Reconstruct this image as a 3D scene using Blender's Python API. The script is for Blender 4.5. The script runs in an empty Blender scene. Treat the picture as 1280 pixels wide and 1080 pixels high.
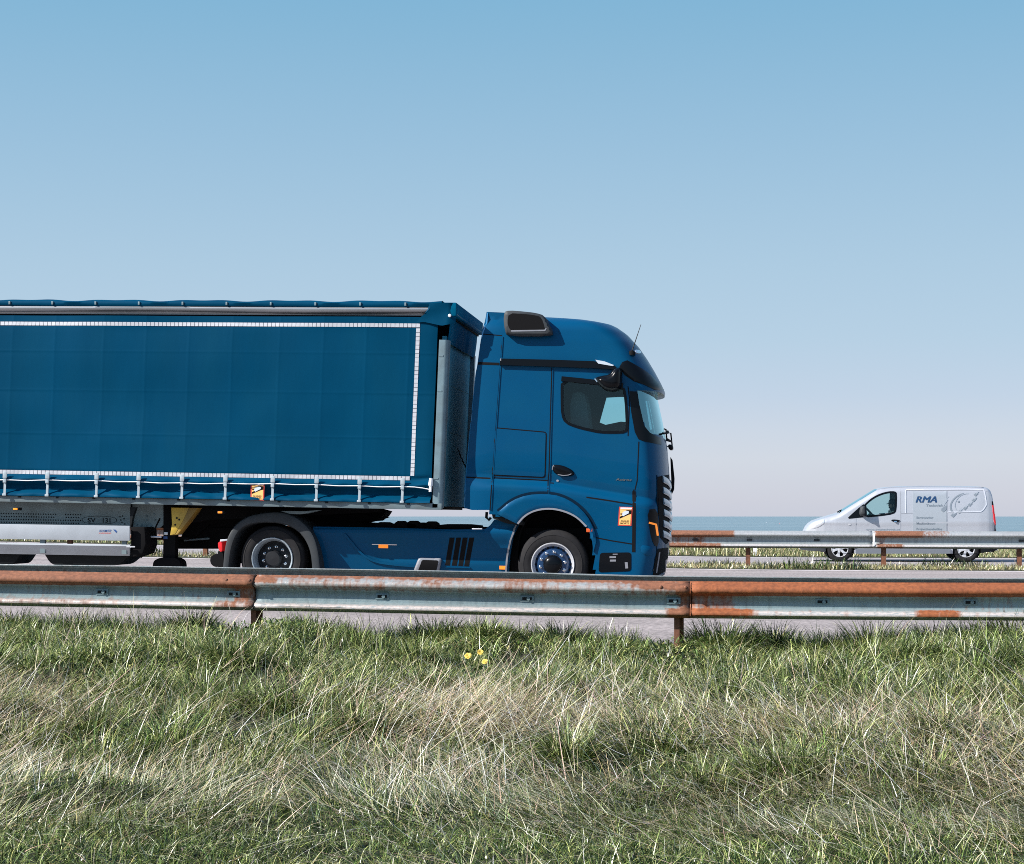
import bpy, bmesh, math, random
import numpy as np
from mathutils import Vector, Matrix
from mathutils.bvhtree import BVHTree
from mathutils.geometry import delaunay_2d_cdt

random.seed(7)
rng = np.random.default_rng(11)
scene = bpy.context.scene
COL = scene.collection

# ------------------------------------------------------------------ camera
F = 2180.0                     # focal length in pixels of the 1280 x 1080 photograph
YAW = math.radians(7.3)        # camera turned a little to the left of the square-on view
HC = 1.15                      # eye height above the carriageway
HORIZ = 645.3
CAM = Vector((0, 0, HC))
cd = bpy.data.cameras.new('camera')
cam = bpy.data.objects.new('camera', cd)
COL.objects.link(cam)
cd.sensor_width = 36.0
cd.lens = 36.0 * F / 1280.0
cd.shift_y = (HORIZ - 540.0) / 1280.0
cd.clip_start = 0.1
cd.clip_end = 90000
cam.location = CAM
cam.rotation_euler = (math.radians(90), 0, YAW)
scene.camera = cam
scene.cycles.filter_width = 0.95
scene.cycles.use_denoising = False

# ------------------------------------------------------------------ light
SUN_TO = Vector((-1.75, -1.0, 1.5)).normalized()
SUN_EL = math.asin(SUN_TO.z)
SUN_AZ = math.atan2(SUN_TO.x, SUN_TO.y)
world = bpy.data.worlds.new('World')
scene.world = world
world.use_nodes = True
wn = world.node_tree
wn.nodes.clear()
sky = wn.nodes.new('ShaderNodeTexSky')
sky.sky_type = 'NISHITA'
sky.sun_disc = False
sky.sun_elevation = SUN_EL
sky.sun_rotation = SUN_AZ % (2 * math.pi)
sky.altitude = 0
sky.air_density = 1.0
sky.dust_density = 0.4
sky.ozone_density = 1.0
EXPO = 0.8
SKY_S = 0.12
# marine haze low over the sea: the lower sky pales from blue to lavender grey
geo = wn.nodes.new('ShaderNodeTexCoord')
sep = wn.nodes.new('ShaderNodeSeparateXYZ')
wn.links.new(geo.outputs['Generated'], sep.inputs[0])
ramp = wn.nodes.new('ShaderNodeValToRGB')
RMAX = 0.5
k_ = 1.0 / (2 ** EXPO) / SKY_S
stops = [(0.0, (0.575, 0.60, 0.70)), (0.010, (0.598, 0.622, 0.715)), (0.032, (0.622, 0.672, 0.76)), (0.048, (0.588, 0.662, 0.772)), (0.068, (0.525, 0.635, 0.775)), (0.10, (0.46, 0.615, 0.76)),
         (0.14, (0.412, 0.588, 0.742)), (0.21, (0.315, 0.522, 0.705)), (0.285, (0.216, 0.457, 0.662)), (0.5, (0.14, 0.34, 0.58))]
el = ramp.color_ramp.elements
while len(el) < len(stops): el.new(0.5)
for e, (p, c) in zip(el, stops):
    e.position = p / RMAX
    e.color = (*c, 1)
dv = wn.nodes.new('ShaderNodeMath'); dv.operation = 'DIVIDE'; dv.inputs[1].default_value = RMAX; dv.use_clamp = True
wn.links.new(sep.outputs['Z'], dv.inputs[0]); wn.links.new(dv.outputs[0], ramp.inputs[0])
sc_ = wn.nodes.new('ShaderNodeVectorMath'); sc_.operation = 'SCALE'; sc_.inputs['Scale'].default_value = k_
wn.links.new(ramp.outputs[0], sc_.inputs[0])
hf = wn.nodes.new('ShaderNodeMapRange'); hf.interpolation_type = 'SMOOTHSTEP'
hf.inputs[1].default_value = 0.26; hf.inputs[2].default_value = 0.55; hf.inputs[3].default_value = 0.97; hf.inputs[4].default_value = 0.0
wn.links.new(sep.outputs['Z'], hf.inputs[0])
wm = wn.nodes.new('ShaderNodeMix'); wm.data_type = 'RGBA'
wn.links.new(hf.outputs[0], wm.inputs['Factor'])
wn.links.new(sky.outputs[0], wm.inputs[6]); wn.links.new(sc_.outputs[0], wm.inputs[7])
bg = wn.nodes.new('ShaderNodeBackground')
bg.inputs['Strength'].default_value = SKY_S
wo = wn.nodes.new('ShaderNodeOutputWorld')
wn.links.new(wm.outputs[2], bg.inputs[0])
wn.links.new(bg.outputs[0], wo.inputs[0])
sd = bpy.data.lights.new('sun', 'SUN')
sd.energy = 5.0
sd.angle = math.radians(0.5)
sd.color = (1.0, 0.95, 0.88)
sun = bpy.data.objects.new('sun', sd)
COL.objects.link(sun)
sun.rotation_euler = (-SUN_TO).to_track_quat('-Z', 'Y').to_euler()
sun.location = SUN_TO * 60
vs = scene.view_settings
vs.view_transform = 'Standard'
vs.look = 'None'
vs.exposure = EXPO
vs.gamma = 1.0

# ------------------------------------------------------------------ projection helpers
RV = Vector((math.cos(YAW), math.sin(YAW), 0))
WV = Vector((-math.sin(YAW), math.cos(YAW), 0))

def raydir(px, py):
    return WV + RV * ((px - 640.0) / F) + Vector((0, 0, (HORIZ - py) / F))

def onY(px, py, Y):
    d = raydir(px, py)
    return CAM + d * (Y / d.y)

def topx(p):
    v = p - CAM
    d = v.dot(WV)
    return 640 + F * v.dot(RV) / d, HORIZ - F * v.z / d

X0 = -0.9
def zg(x):                     # the road runs downhill from the left and levels out
    t = (X0 - x) / 1.6
    sp = np.where(t > 30, t, np.log1p(np.exp(np.minimum(t, 30))))
    return 0.0195 * 1.6 * sp

# ------------------------------------------------------------------ materials
def mat(name, color, rough=0.5, metal=0.0, coat=0.0, var=0.0, vscale=8.0, bump=0.0, bscale=40.0,
        rvar=0.0, emit=None, spec=None, coatior=1.5, stretch=None, dirt=None, dscale=3.0, damt=0.5):
    m = bpy.data.materials.new(name)
    m.use_nodes = True
    nt = m.node_tree
    b = nt.nodes['Principled BSDF']
    b.inputs['Base Color'].default_value = (*color, 1)
    b.inputs['Roughness'].default_value = rough
    b.inputs['Metallic'].default_value = metal
    b.inputs['Coat Weight'].default_value = coat
    b.inputs['Coat Roughness'].default_value = 0.06
    b.inputs['Coat IOR'].default_value = coatior
    if spec is not None:
        b.inputs['Specular IOR Level'].default_value = spec
    if emit:
        b.inputs['Emission Color'].default_value = (*emit[:3], 1)
        b.inputs['Emission Strength'].default_value = emit[3]
    if var or bump or rvar or dirt:
        tc = nt.nodes.new('ShaderNodeTexCoord')
        src = tc.outputs['Object']
        if stretch:
            mp = nt.nodes.new('ShaderNodeMapping')
            mp.inputs['Scale'].default_value = stretch
            nt.links.new(src, mp.inputs[0])
            src = mp.outputs[0]
        def noise(s, d=5):
            n = nt.nodes.new('ShaderNodeTexNoise')
            n.inputs['Scale'].default_value = s
            n.inputs['Detail'].default_value = d
            nt.links.new(src, n.inputs['Vector'])
            return n
        col = None
        if var:
            n = noise(vscale)
            mr = nt.nodes.new('ShaderNodeMapRange')
            mr.inputs[1].default_value = 0.25; mr.inputs[2].default_value = 0.75
            mr.inputs[3].default_value = 1 - var; mr.inputs[4].default_value = 1 + var
            nt.links.new(n.outputs['Fac'], mr.inputs[0])
            mx = nt.nodes.new('ShaderNodeVectorMath'); mx.operation = 'SCALE'
            mx.inputs[0].default_value = color
            nt.links.new(mr.outputs[0], mx.inputs['Scale'])
            col = mx.outputs[0]
        if dirt:
            n = noise(dscale, 8)
            mr = nt.nodes.new('ShaderNodeMapRange')
            mr.inputs[1].default_value = 0.42; mr.inputs[2].default_value = 0.68
            mr.inputs[3].default_value = 0; mr.inputs[4].default_value = damt
            nt.links.new(n.outputs['Fac'], mr.inputs[0])
            mx = nt.nodes.new('ShaderNodeMix'); mx.data_type = 'RGBA'
            nt.links.new(mr.outputs[0], mx.inputs['Factor'])
            if col: nt.links.new(col, mx.inputs[6])
            else: mx.inputs[6].default_value = (*color, 1)
            mx.inputs[7].default_value = (*dirt, 1)
            col = mx.outputs[2]
        if col: nt.links.new(col, b.inputs['Base Color'])
        if rvar:
            n = noise(vscale * 1.7)
            mr = nt.nodes.new('ShaderNodeMapRange')
            mr.inputs[3].default_value = max(0.02, rough - rvar); mr.inputs[4].default_value = min(1, rough + rvar)
            nt.links.new(n.outputs['Fac'], mr.inputs[0])
            nt.links.new(mr.outputs[0], b.inputs['Roughness'])
        if bump:
            n = noise(bscale, 6)
            bp = nt.nodes.new('ShaderNodeBump')
            bp.inputs['Strength'].default_value = 1.0
            bp.inputs['Distance'].default_value = bump
            nt.links.new(n.outputs['Fac'], bp.inputs['Height'])
            nt.links.new(bp.outputs[0], b.inputs['Normal'])
    return m

def glass_mat(name, tint, refl=0.10, rough=0.02):
    m = bpy.data.materials.new(name)
    m.use_nodes = True
    nt = m.node_tree
    nt.nodes.clear()
    o = nt.nodes.new('ShaderNodeOutputMaterial')
    t = nt.nodes.new('ShaderNodeBsdfTransparent'); t.inputs[0].default_value = (*tint, 1)
    g = nt.nodes.new('ShaderNodeBsdfGlossy'); g.inputs['Roughness'].default_value = rough; g.inputs[0].default_value = (min(0.9, tint[0]*0.5+0.4), 0.92, 0.96, 1)
    fr = nt.nodes.new('ShaderNodeFresnel'); fr.inputs['IOR'].default_value = 1.5
    ad = nt.nodes.new('ShaderNodeMath'); ad.operation = 'ADD'; ad.inputs[1].default_value = refl; ad.use_clamp = True
    mx = nt.nodes.new('ShaderNodeMixShader')
    nt.links.new(fr.outputs[0], ad.inputs[0]); nt.links.new(ad.outputs[0], mx.inputs[0])
    nt.links.new(t.outputs[0], mx.inputs[1]); nt.links.new(g.outputs[0], mx.inputs[2])
    nt.links.new(mx.outputs[0], o.inputs[0])
    return m

M = {}
M['paint'] = mat('blue_paint', (0.0, 0.056, 0.138), 0.4, 0.08, 0.26, var=0.07, vscale=1.2, rvar=0.05, spec=0.06, coatior=1.33, bump=0.0012, bscale=2.2, dirt=(0.002, 0.064, 0.135), dscale=1.6, damt=0.5)
M['curtain'] = mat('blue_tarpaulin', (0.0, 0.043, 0.095), 0.55, 0, 0, var=0.14, vscale=0.9, rvar=0.1, bump=0.002, bscale=7, spec=0.03, dirt=(0.002, 0.050, 0.095), dscale=2.6, damt=0.28, stretch=(1, 1, 0.35))
M['tape'] = mat('reflective_tape', (0.48, 0.49, 0.53), 0.5, 0.0, var=0.10, vscale=30)
M['dkplastic'] = mat('dark_plastic', (0.009, 0.011, 0.013), 0.5, spec=0.15, var=0.15, vscale=6, rvar=0.1)
M['greyplastic'] = mat('grey_plastic', (0.024, 0.030, 0.036), 0.6, spec=0.3, var=0.2, vscale=5, dirt=(0.06, 0.06, 0.06), damt=0.4)
M['trimgrey'] = mat('grey_trim', (0.20, 0.21, 0.24), 0.5, var=0.1)
M['gloss_black'] = mat('gloss_black', (0.003, 0.004, 0.006), 0.25, coat=0.08, spec=0.12)
M['black'] = mat('matt_black', (0.006, 0.006, 0.007), 0.8, spec=0.1)
M['rubber'] = mat('tyre_rubber', (0.013, 0.013, 0.015), 0.8, var=0.25, vscale=12, dirt=(0.035, 0.033, 0.032), dscale=4, damt=0.4, spec=0.2)
M['steel'] = mat('galvanised_steel', (0.17, 0.25, 0.285), 0.5, 0.3, var=0.14, vscale=7, dirt=(0.12, 0.13, 0.13), damt=0.5)
M['rave'] = mat('trailer_rail_steel', (0.135, 0.185, 0.205), 0.6, 0.1, var=0.1, vscale=5, dirt=(0.10, 0.11, 0.11), damt=0.5)
M['alu'] = mat('brushed_aluminium', (0.66, 0.68, 0.72), 0.38, 0.45, var=0.05, vscale=4, dirt=(0.4, 0.4, 0.42), damt=0.3)
M['chrome'] = mat('chrome', (0.75, 0.78, 0.82), 0.15, 1.0)
M['rim'] = mat('rim_steel', (0.34, 0.40, 0.45), 0.4, 0.4, var=0.1, vscale=9)
M['dkrim'] = mat('dark_rim', (0.010, 0.012, 0.016), 0.5, 0.1, dirt=(0.03, 0.028, 0.028), damt=0.4, spec=0.25)
M['hubblue'] = mat('blue_hub_paint', (0.006, 0.035, 0.10), 0.35, 0.2, 0.3)
M['groove_shade'] = mat('dark_blue_groove_shade', (0.0, 0.012, 0.03), 0.6, spec=0.1)
M['yellow'] = mat('yellow_paint', (0.50, 0.33, 0.035), 0.5, var=0.12, dirt=(0.2, 0.15, 0.06), damt=0.4)
M['orange'] = mat('amber_lens', (0.85, 0.22, 0.02), 0.2, emit=(1.0, 0.30, 0.03, 0.35))
M['red'] = mat('red_lens', (0.55, 0.02, 0.025), 0.2, emit=(0.8, 0.02, 0.02, 0.12))
M['white'] = mat('white_paint', (0.75, 0.76, 0.78), 0.45, var=0.04)
M['chassis'] = mat('pale_chassis', (0.23, 0.30, 0.32), 0.5, 0.1, var=0.1, dirt=(0.14, 0.17, 0.17), damt=0.5)
M['stk_red'] = mat('sticker_red', (0.55, 0.06, 0.035), 0.5)
M['stk_yel'] = mat('sticker_yellow', (0.85, 0.50, 0.16), 0.5)
M['stk_white'] = mat('sticker_white', (0.75, 0.66, 0.72), 0.5)
M['stk_grey'] = mat('sticker_grey', (0.55, 0.62, 0.72), 0.5)
M['stk_blue'] = mat('sticker_blue', (0.02, 0.07, 0.22), 0.5)
M['wall'] = mat('front_wall_panel', (0.08, 0.36, 0.50), 0.8, 0.0, var=0.1, dirt=(0.30, 0.55, 0.64), dscale=6, damt=0.4, spec=0.1)
M['tarp_front'] = mat('front_tarpaulin', (0.0, 0.10, 0.19), 0.8, spec=0.03, var=0.15, vscale=6)
M['glass'] = glass_mat('tinted_glass', (0.58, 0.84, 0.86), 0.01)
M['screen'] = glass_mat('windscreen_glass', (0.45, 0.75, 0.80), 0.30)
M['vglass'] = glass_mat('van_glass', (0.72, 0.90, 0.90), 0.0)
M['interior'] = mat('dark_interior', (0.022, 0.036, 0.042), 0.8, spec=0.15)
M['seatfab'] = mat('seat_fabric', (0.07, 0.085, 0.092), 0.9)
M['silver'] = mat('silver_paint', (0.41, 0.43, 0.475), 0.35, 0.25, 0.5, var=0.02, vscale=2)
M['silver2'] = mat('silver_decal', (0.335, 0.37, 0.41), 0.4, 0.2, 0.3)
M['gear'] = mat('grey_decal', (0.17, 0.205, 0.245), 0.5)
M['gearlt'] = mat('pale_decal', (0.28, 0.32, 0.37), 0.5)
M['navy'] = mat('navy_decal', (0.004, 0.04, 0.12), 0.5)
M['txtgrey'] = mat('lettering_grey', (0.17, 0.21, 0.25), 0.5)
M['lamp'] = mat('headlamp_glass', (0.75, 0.78, 0.82), 0.12, 0.5, coat=1.0)
M['sill'] = mat('van_sill_grey', (0.16, 0.18, 0.21), 0.5)
M['skin'] = mat('skin', (0.35, 0.2, 0.14), 0.55)
M['cloth'] = mat('dark_jacket', (0.02, 0.028, 0.04), 0.85)
M['hair'] = mat('dark_hair', (0.01, 0.01, 0.012), 0.7)

# ------------------------------------------------------------------ object helpers
ORG = {}
def link(o, parent=None):
    COL.objects.link(o)
    if parent is not None:
        o.parent = parent
        ORG[o] = ORG[parent]
    return o

def thing(name, label, cat, loc, group=None):
    o = bpy.data.objects.new(name, None)
    COL.objects.link(o)
    o.location = loc
    o.empty_display_size = 0.3
    ORG[o] = Vector(loc)
    o['label'] = label
    o['category'] = cat
    if group: o['group'] = group
    return o

def sub_empty(name, parent):
    o = bpy.data.objects.new(name, None)
    return link(o, parent)

def mk(name, verts, faces, m, parent=None, smooth=True, angle=35, recalc=False, fmat=None):
    org = ORG[parent] if parent is not None else Vector((0, 0, 0))
    me = bpy.data.meshes.new(name)
    me.from_pydata([tuple(Vector(v) - org) for v in verts], [], [tuple(f) for f in faces])
    ms = m if isinstance(m, (list, tuple)) else [m]
    for x in ms: me.materials.append(x)
    if fmat is not None:
        me.polygons.foreach_set('material_index', fmat)
    if recalc:
        bm = bmesh.new(); bm.from_mesh(me)
        bmesh.ops.recalc_face_normals(bm, faces=bm.faces)
        bm.to_mesh(me); bm.free()
    if smooth:
        me.polygons.foreach_set('use_smooth', [True] * len(me.polygons))
        me.set_sharp_from_angle(angle=math.radians(angle))
    me.update()
    o = bpy.data.objects.new(name, me)
    link(o, parent)
    if parent is None: ORG[o] = Vector((0, 0, 0))
    return o

class MB:
    """collects shapes that become ONE mesh object"""
    def __init__(s): s.v = []; s.f = []; s.m = []
    def add(s, vs, fs, mi=0):
        n = len(s.v)
        s.v += [Vector(v) for v in vs]
        s.f += [tuple(i + n for i in f) for f in fs]
        s.m += [mi] * len(fs)
        return s
    def box(s, a, b, mi=0, bev=0.0):
        (x0, y0, z0), (x1, y1, z1) = a, b
        if bev <= 0:
            vs = [(x0,y0,z0),(x1,y0,z0),(x1,y1,z0),(x0,y1,z0),(x0,y0,z1),(x1,y0,z1),(x1,y1,z1),(x0,y1,z1)]
            fs = [(0,3,2,1),(4,5,6,7),(0,1,5,4),(1,2,6,5),(2,3,7,6),(3,0,4,7)]
            return s.add(vs, fs, mi)
        bm = bmesh.new()
        r = bmesh.ops.create_cube(bm, size=1)
        for v in bm.verts:
            v.co = Vector(((x0+x1)/2 + v.co.x*(x1-x0), (y0+y1)/2 + v.co.y*(y1-y0), (z0+z1)/2 + v.co.z*(z1-z0)))
        bmesh.ops.bevel(bm, geom=bm.edges[:], offset=bev, segments=2, affect='EDGES', profile=0.6)
        bm.verts.index_update()
        s.add([v.co.copy() for v in bm.verts], [[v.index for v in f.verts] for f in bm.faces], mi)
        bm.free()
        return s
    def prism(s, front, back, mi=0, bev=0.0):
        n = len(front)
        if bev > 0:
            bm = bmesh.new()
            a = [bm.verts.new(p) for p in front]; b = [bm.verts.new(p) for p in back]
            bm.faces.new(a); bm.faces.new(b[::-1])
            for i in range(n): bm.faces.new((a[i], b[i], b[(i+1) % n], a[(i+1) % n]))
            bmesh.ops.recalc_face_normals(bm, faces=bm.faces)
            bmesh.ops.bevel(bm, geom=bm.edges[:], offset=bev, segments=2, affect='EDGES', profile=0.6, clamp_overlap=True)
            bm.verts.index_update()
            s.add([v.co.copy() for v in bm.verts], [[v.index for v in f.verts] for f in bm.faces], mi)
            bm.free()
            return s
        fs = [tuple(range(n)), tuple(range(2*n-1, n-1, -1))]
        fs += [(i, i+n, (i+1) % n + n, (i+1) % n) for i in range(n)]
        return s.add(list(front) + list(back), fs, mi)
    def tube(s, pts, r, mi=0, seg=8, cap=True):
        pts = [Vector(p) for p in pts]
        rs = r if isinstance(r, (list, tuple)) else [r] * len(pts)
        rings = []
        up = Vector((0, 0, 1))
        for i, p in enumerate(pts):
            t = (pts[min(i+1, len(pts)-1)] - pts[max(i-1, 0)]).normalized()
            u = up if abs(t.dot(up)) < 0.95 else Vector((0, 1, 0))
            a = t.cross(u).normalized(); b = t.cross(a).normalized()
            rings.append([p + (a*math.cos(2*math.pi*k/seg) + b*math.sin(2*math.pi*k/seg)) * rs[i] for k in range(seg)])
        vs = [v for rg in rings for v in rg]
        fs = []
        for i in range(len(pts)-1):
            for k in range(seg):
                fs.append((i*seg+k, i*seg+(k+1) % seg, (i+1)*seg+(k+1) % seg, (i+1)*seg+k))
        if cap:
            fs.append(tuple(range(seg-1, -1, -1))); fs.append(tuple((len(pts)-1)*seg+k for k in range(seg)))
        return s.add(vs, fs, mi)
    def lathe(s, prof, c, seg=48, mi=0, axis='Y'):
        """prof: (radius, offset along the axis)"""
        c = Vector(c); vs = []; fs = []
        for (r, y) in prof:
            for k in range(seg):
                a = 2*math.pi*k/seg
                if axis == 'Y': vs.append(c + Vector((r*math.cos(a), y, r*math.sin(a))))
                elif axis == 'Z': vs.append(c + Vector((r*math.cos(a), r*math.sin(a), y)))
                else: vs.append(c + Vector((y, r*math.cos(a), r*math.sin(a))))
        for i in range(len(prof)-1):
            for k in range(seg):
                fs.append((i*seg+k, i*seg+(k+1) % seg, (i+1)*seg+(k+1) % seg, (i+1)*seg+k))
        return s.add(vs, fs, mi)
    def build(s, name, m, parent=None, smooth=True, angle=35, recalc=True):
        return mk(name, s.v, s.f, m, parent, smooth, angle, recalc, s.m)

def pprism(mb, poly, Y0, Y1, mi=0, bev=0.0):
    """outline given where it shows in the photograph, at its own distance Y0 and depth up to Y1"""
    fr = [onY(x, y, Y0) for x, y in poly]
    bk = [Vector((p.x, Y1, p.z)) for p in fr]
    return mb.prism(fr, bk, mi, bev)

def chaikin(p, n=2, closed=True):
    for _ in range(n):
        q = []
        m = len(p)
        for i in range(m if closed else m-1):
            a, b = p[i], p[(i+1) % m]
            q.append((a[0]*.75+b[0]*.25, a[1]*.75+b[1]*.25)); q.append((a[0]*.25+b[0]*.75, a[1]*.25+b[1]*.75))
        if not closed: q = [p[0]] + q + [p[-1]]
        p = q
    return p

def rcorner(p, r, n=3):
    """corners rounded by at most r"""
    q = []
    m = len(p)
    for i in range(m):
        a, b, c = p[i-1], p[i], p[(i+1) % m]
        la = math.hypot(a[0]-b[0], a[1]-b[1]); lc = math.hypot(c[0]-b[0], c[1]-b[1])
        ra = min(r, la*0.45); rc = min(r, lc*0.45)
        A = (b[0]+(a[0]-b[0])/la*ra, b[1]+(a[1]-b[1])/la*ra); C = (b[0]+(c[0]-b[0])/lc*rc, b[1]+(c[1]-b[1])/lc*rc)
        for k in range(n+1):
            t = k/n
            q.append((A[0]*(1-t)**2+2*b[0]*t*(1-t)+C[0]*t*t, A[1]*(1-t)**2+2*b[1]*t*(1-t)+C[1]*t*t))
    return q

def resample(p, step, closed=True):
    out = []
    m = len(p)
    for i in range(m if closed else m-1):
        a, b = p[i], p[(i+1) % m]
        d = math.hypot(b[0]-a[0], b[1]-a[1])
        k = max(1, int(round(d/step)))
        for j in range(k):
            t = j/k
            out.append((a[0]+(b[0]-a[0])*t, a[1]+(b[1]-a[1])*t))
    if not closed: out.append(p[-1])
    return out

def inside(x, y, poly):
    c = False
    j = len(poly)-1
    for i in range(len(poly)):
        xi, yi = poly[i]; xj, yj = poly[j]
        if (yi > y) != (yj > y) and x < (xj-xi)*(y-yi)/(yj-yi)+xi: c = not c
        j = i
    return c

def bdist(x, y, poly):
    best = 1e9
    for i in range(len(poly)):
        ax, ay = poly[i]; bx, by = poly[(i+1) % len(poly)]
        dx, dy = bx-ax, by-ay
        L = dx*dx+dy*dy
        t = 0 if L == 0 else max(0, min(1, ((x-ax)*dx+(y-ay)*dy)/L))
        best = min(best, math.hypot(x-ax-t*dx, y-ay-t*dy))
    return best

def cast(px, py, bvh, Yfb):
    d = raydir(px, py).normalized()
    h, n, i, dist = bvh.ray_cast(CAM, d)
    if h is None:
        h = onY(px, py, Yfb)
        h2, n2, i2, d2 = bvh.find_nearest(h)
        if h2 is not None and d2 < 0.5:
            h = h2; n = n2
        else: n = Vector((0, -1, 0))
    if n.dot(d) > 0: n = -n
    return h, n

def patch(name, poly, bvh, off, m, parent, step=4.0, dome=0.0, dr=5.0, back=0.02, Yfb=23.6, mb=None, mi=0, angle=40, dirv=None, planeY=None):
    """a panel that lies on a body's surface, raised by off, with rim"""
    bd = resample(poly, step)
    xs = [p[0] for p in bd]; ys = [p[1] for p in bd]
    pts = list(bd)
    y = min(ys) + step/2
    while y < max(ys):
        x = min(xs) + step/2
        while x < max(xs):
            if inside(x, y, bd) and bdist(x, y, bd) > step*0.55: pts.append((x, y))
            x += step
        y += step
    if dome > 0:                       # an inner loop keeps the rounded shoulder even
        pass
    nb = len(bd)
    vv, ee, ff, ov, oe, of = delaunay_2d_cdt([Vector(p) for p in pts], [(i, (i+1) % nb) for i in range(nb)], [], 1, 1e-4)
    hits = [cast(p.x, p.y, bvh, Yfb) for p in vv] if planeY is None else [(onY(p.x, p.y, planeY), Vector((0, -1, 0))) for p in vv]
    if dirv is not None: hits = [(h, dirv) for h, n in hits]
    front = []
    for (p, (h, n)) in zip(vv, hits):
        o = off
        if dome > 0:
            t = min(1.0, bdist(p.x, p.y, bd)/dr)
            o += dome*math.sqrt(max(0.0, 1-(1-t)**2))
        front.append(h + n*o)
    fs = [tuple(f) for f in ff]
    # rim
    cnt = {}
    for f in fs:
        for i in range(len(f)):
            e = (f[i], f[(i+1) % len(f)])
            cnt[e] = 1
    rim = [e for e in cnt if (e[1], e[0]) not in cnt]
    idx = {}
    vs = list(front)
    for e in rim:
        for i in e:
            if i not in idx:
                idx[i] = len(vs); h, n = hits[i]
                vs.append(h - n*back)
    for a, b in rim: fs.append((b, a, idx[a], idx[b]))
    if mb is not None:
        mb.add(vs, fs, mi); return None
    return mk(name, vs, fs, m, parent, True, angle, True)

def ribbon(name, pl, w, bvh, off, m, parent, closed=False, step=4.0, Yfb=23.6, mb=None, mi=0, back=0.01):
    """a raised strip along a line on a body's surface"""
    p = resample(pl, step, closed)
    n = len(p)
    vs = []; 
    for i in range(n):
        a = p[(i-1) % n] if closed or i > 0 else p[i]
        b = p[(i+1) % n] if closed or i < n-1 else p[i]
        dx, dy = b[0]-a[0], b[1]-a[1]
        L = math.hypot(dx, dy) or 1
        nx, ny = -dy/L*w/2, dx/L*w/2
        for sx, in ((1,), (-1,)):
            h, nn = cast(p[i][0]+nx*sx, p[i][1]+ny*sx, bvh, Yfb)
            vs.append(h+nn*off); vs.append(h-nn*back)
    fs = []
    for i in range(n if closed else n-1):
        j = (i+1) % n
        a0, a1, a2, a3 = 4*i, 4*i+1, 4*i+2, 4*i+3
        b0, b1, b2, b3 = 4*j, 4*j+1, 4*j+2, 4*j+3
        fs += [(a0, b0, b2, a2), (a0, a1, b1, b0), (a2, b2, b3, a3)]
    if mb is not None:
        mb.add(vs, fs, mi); return None
    return mk(name, vs, fs, m, parent, True, 30, True)

def text_mesh(txt, size, shear=0.0, bold=0.0, spacing=1.0):
    cu = bpy.data.curves.new('lettering', 'FONT')
    cu.body = txt; cu.size = size; cu.shear = shear; cu.offset = bold; cu.space_character = spacing
    cu.resolution_u = 3
    o = bpy.data.objects.new('lettering', cu)
    COL.objects.link(o)
    bpy.context.view_layer.update()
    me = o.to_mesh()
    vs = [v.co.copy() for v in me.vertices]; fs = [tuple(p.vertices) for p in me.polygons]
    o.to_mesh_clear()
    bpy.data.objects.remove(o)
    return vs, fs

def text_px(mb, txt, x0, x1, ybase, ycap, bvh, off, Yfb, shear=0.0, bold=0.0, mi=0, slope=0.0, txt_lean=0.0):
    """lettering laid on a surface between two places"""
    vs, fs = text_mesh(txt, 1.0, shear, bold)
    mnx = min(v.x for v in vs); mxx = max(v.x for v in vs)
    cap = 0.72
    out = []
    for v in vs:
        px = x0+(v.x-mnx)/(mxx-mnx)*(x1-x0)
        py = ybase-(v.y/cap)*(ybase-ycap)+slope*(px-x0)
        if bvh is None:
            out.append(onY(px, py, Yfb)+Vector((0, -off, 0)))
        else:
            h, n = cast(px, py, bvh, Yfb)
            out.append(h+n*off)
    mb.add(out, fs, mi)

def bvh_of(vs, fs):
    return BVHTree.FromPolygons([tuple(v) for v in vs], [tuple(f) for f in fs])

def vnoise(x, y, scale, seed):
    """smooth value noise in 0..1 for numpy arrays"""
    r = np.random.default_rng(seed)
    g = r.random((128, 128))
    u = np.asarray(x)*scale+57.3; v = np.asarray(y)*scale+31.7
    i = np.floor(u).astype(int); j = np.floor(v).astype(int)
    fu = u-i; fv = v-j
    fu = fu*fu*(3-2*fu); fv = fv*fv*(3-2*fv)
    a = g[i % 128, j % 128]; b = g[(i+1) % 128, j % 128]; c = g[i % 128, (j+1) % 128]; d = g[(i+1) % 128, (j+1) % 128]
    return (a*(1-fu)+b*fu)*(1-fv)+(c*(1-fu)+d*fu)*fv

# ================================================================== SETTING
def sheet(name, xs, ys, zf, m, kind='structure'):
    X, Y = np.meshgrid(xs, ys)
    Z = zf(X, Y)
    nx = len(xs)
    vs = np.stack([X.ravel(), Y.ravel(), Z.ravel()], 1)
    fs = [(j*nx+i, j*nx+i+1, (j+1)*nx+i+1, (j+1)*nx+i) for j in range(len(ys)-1) for i in range(nx-1)]
    o = mk(name, vs, fs, m, None, True, 60)
    o['kind'] = kind
    return o

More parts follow.
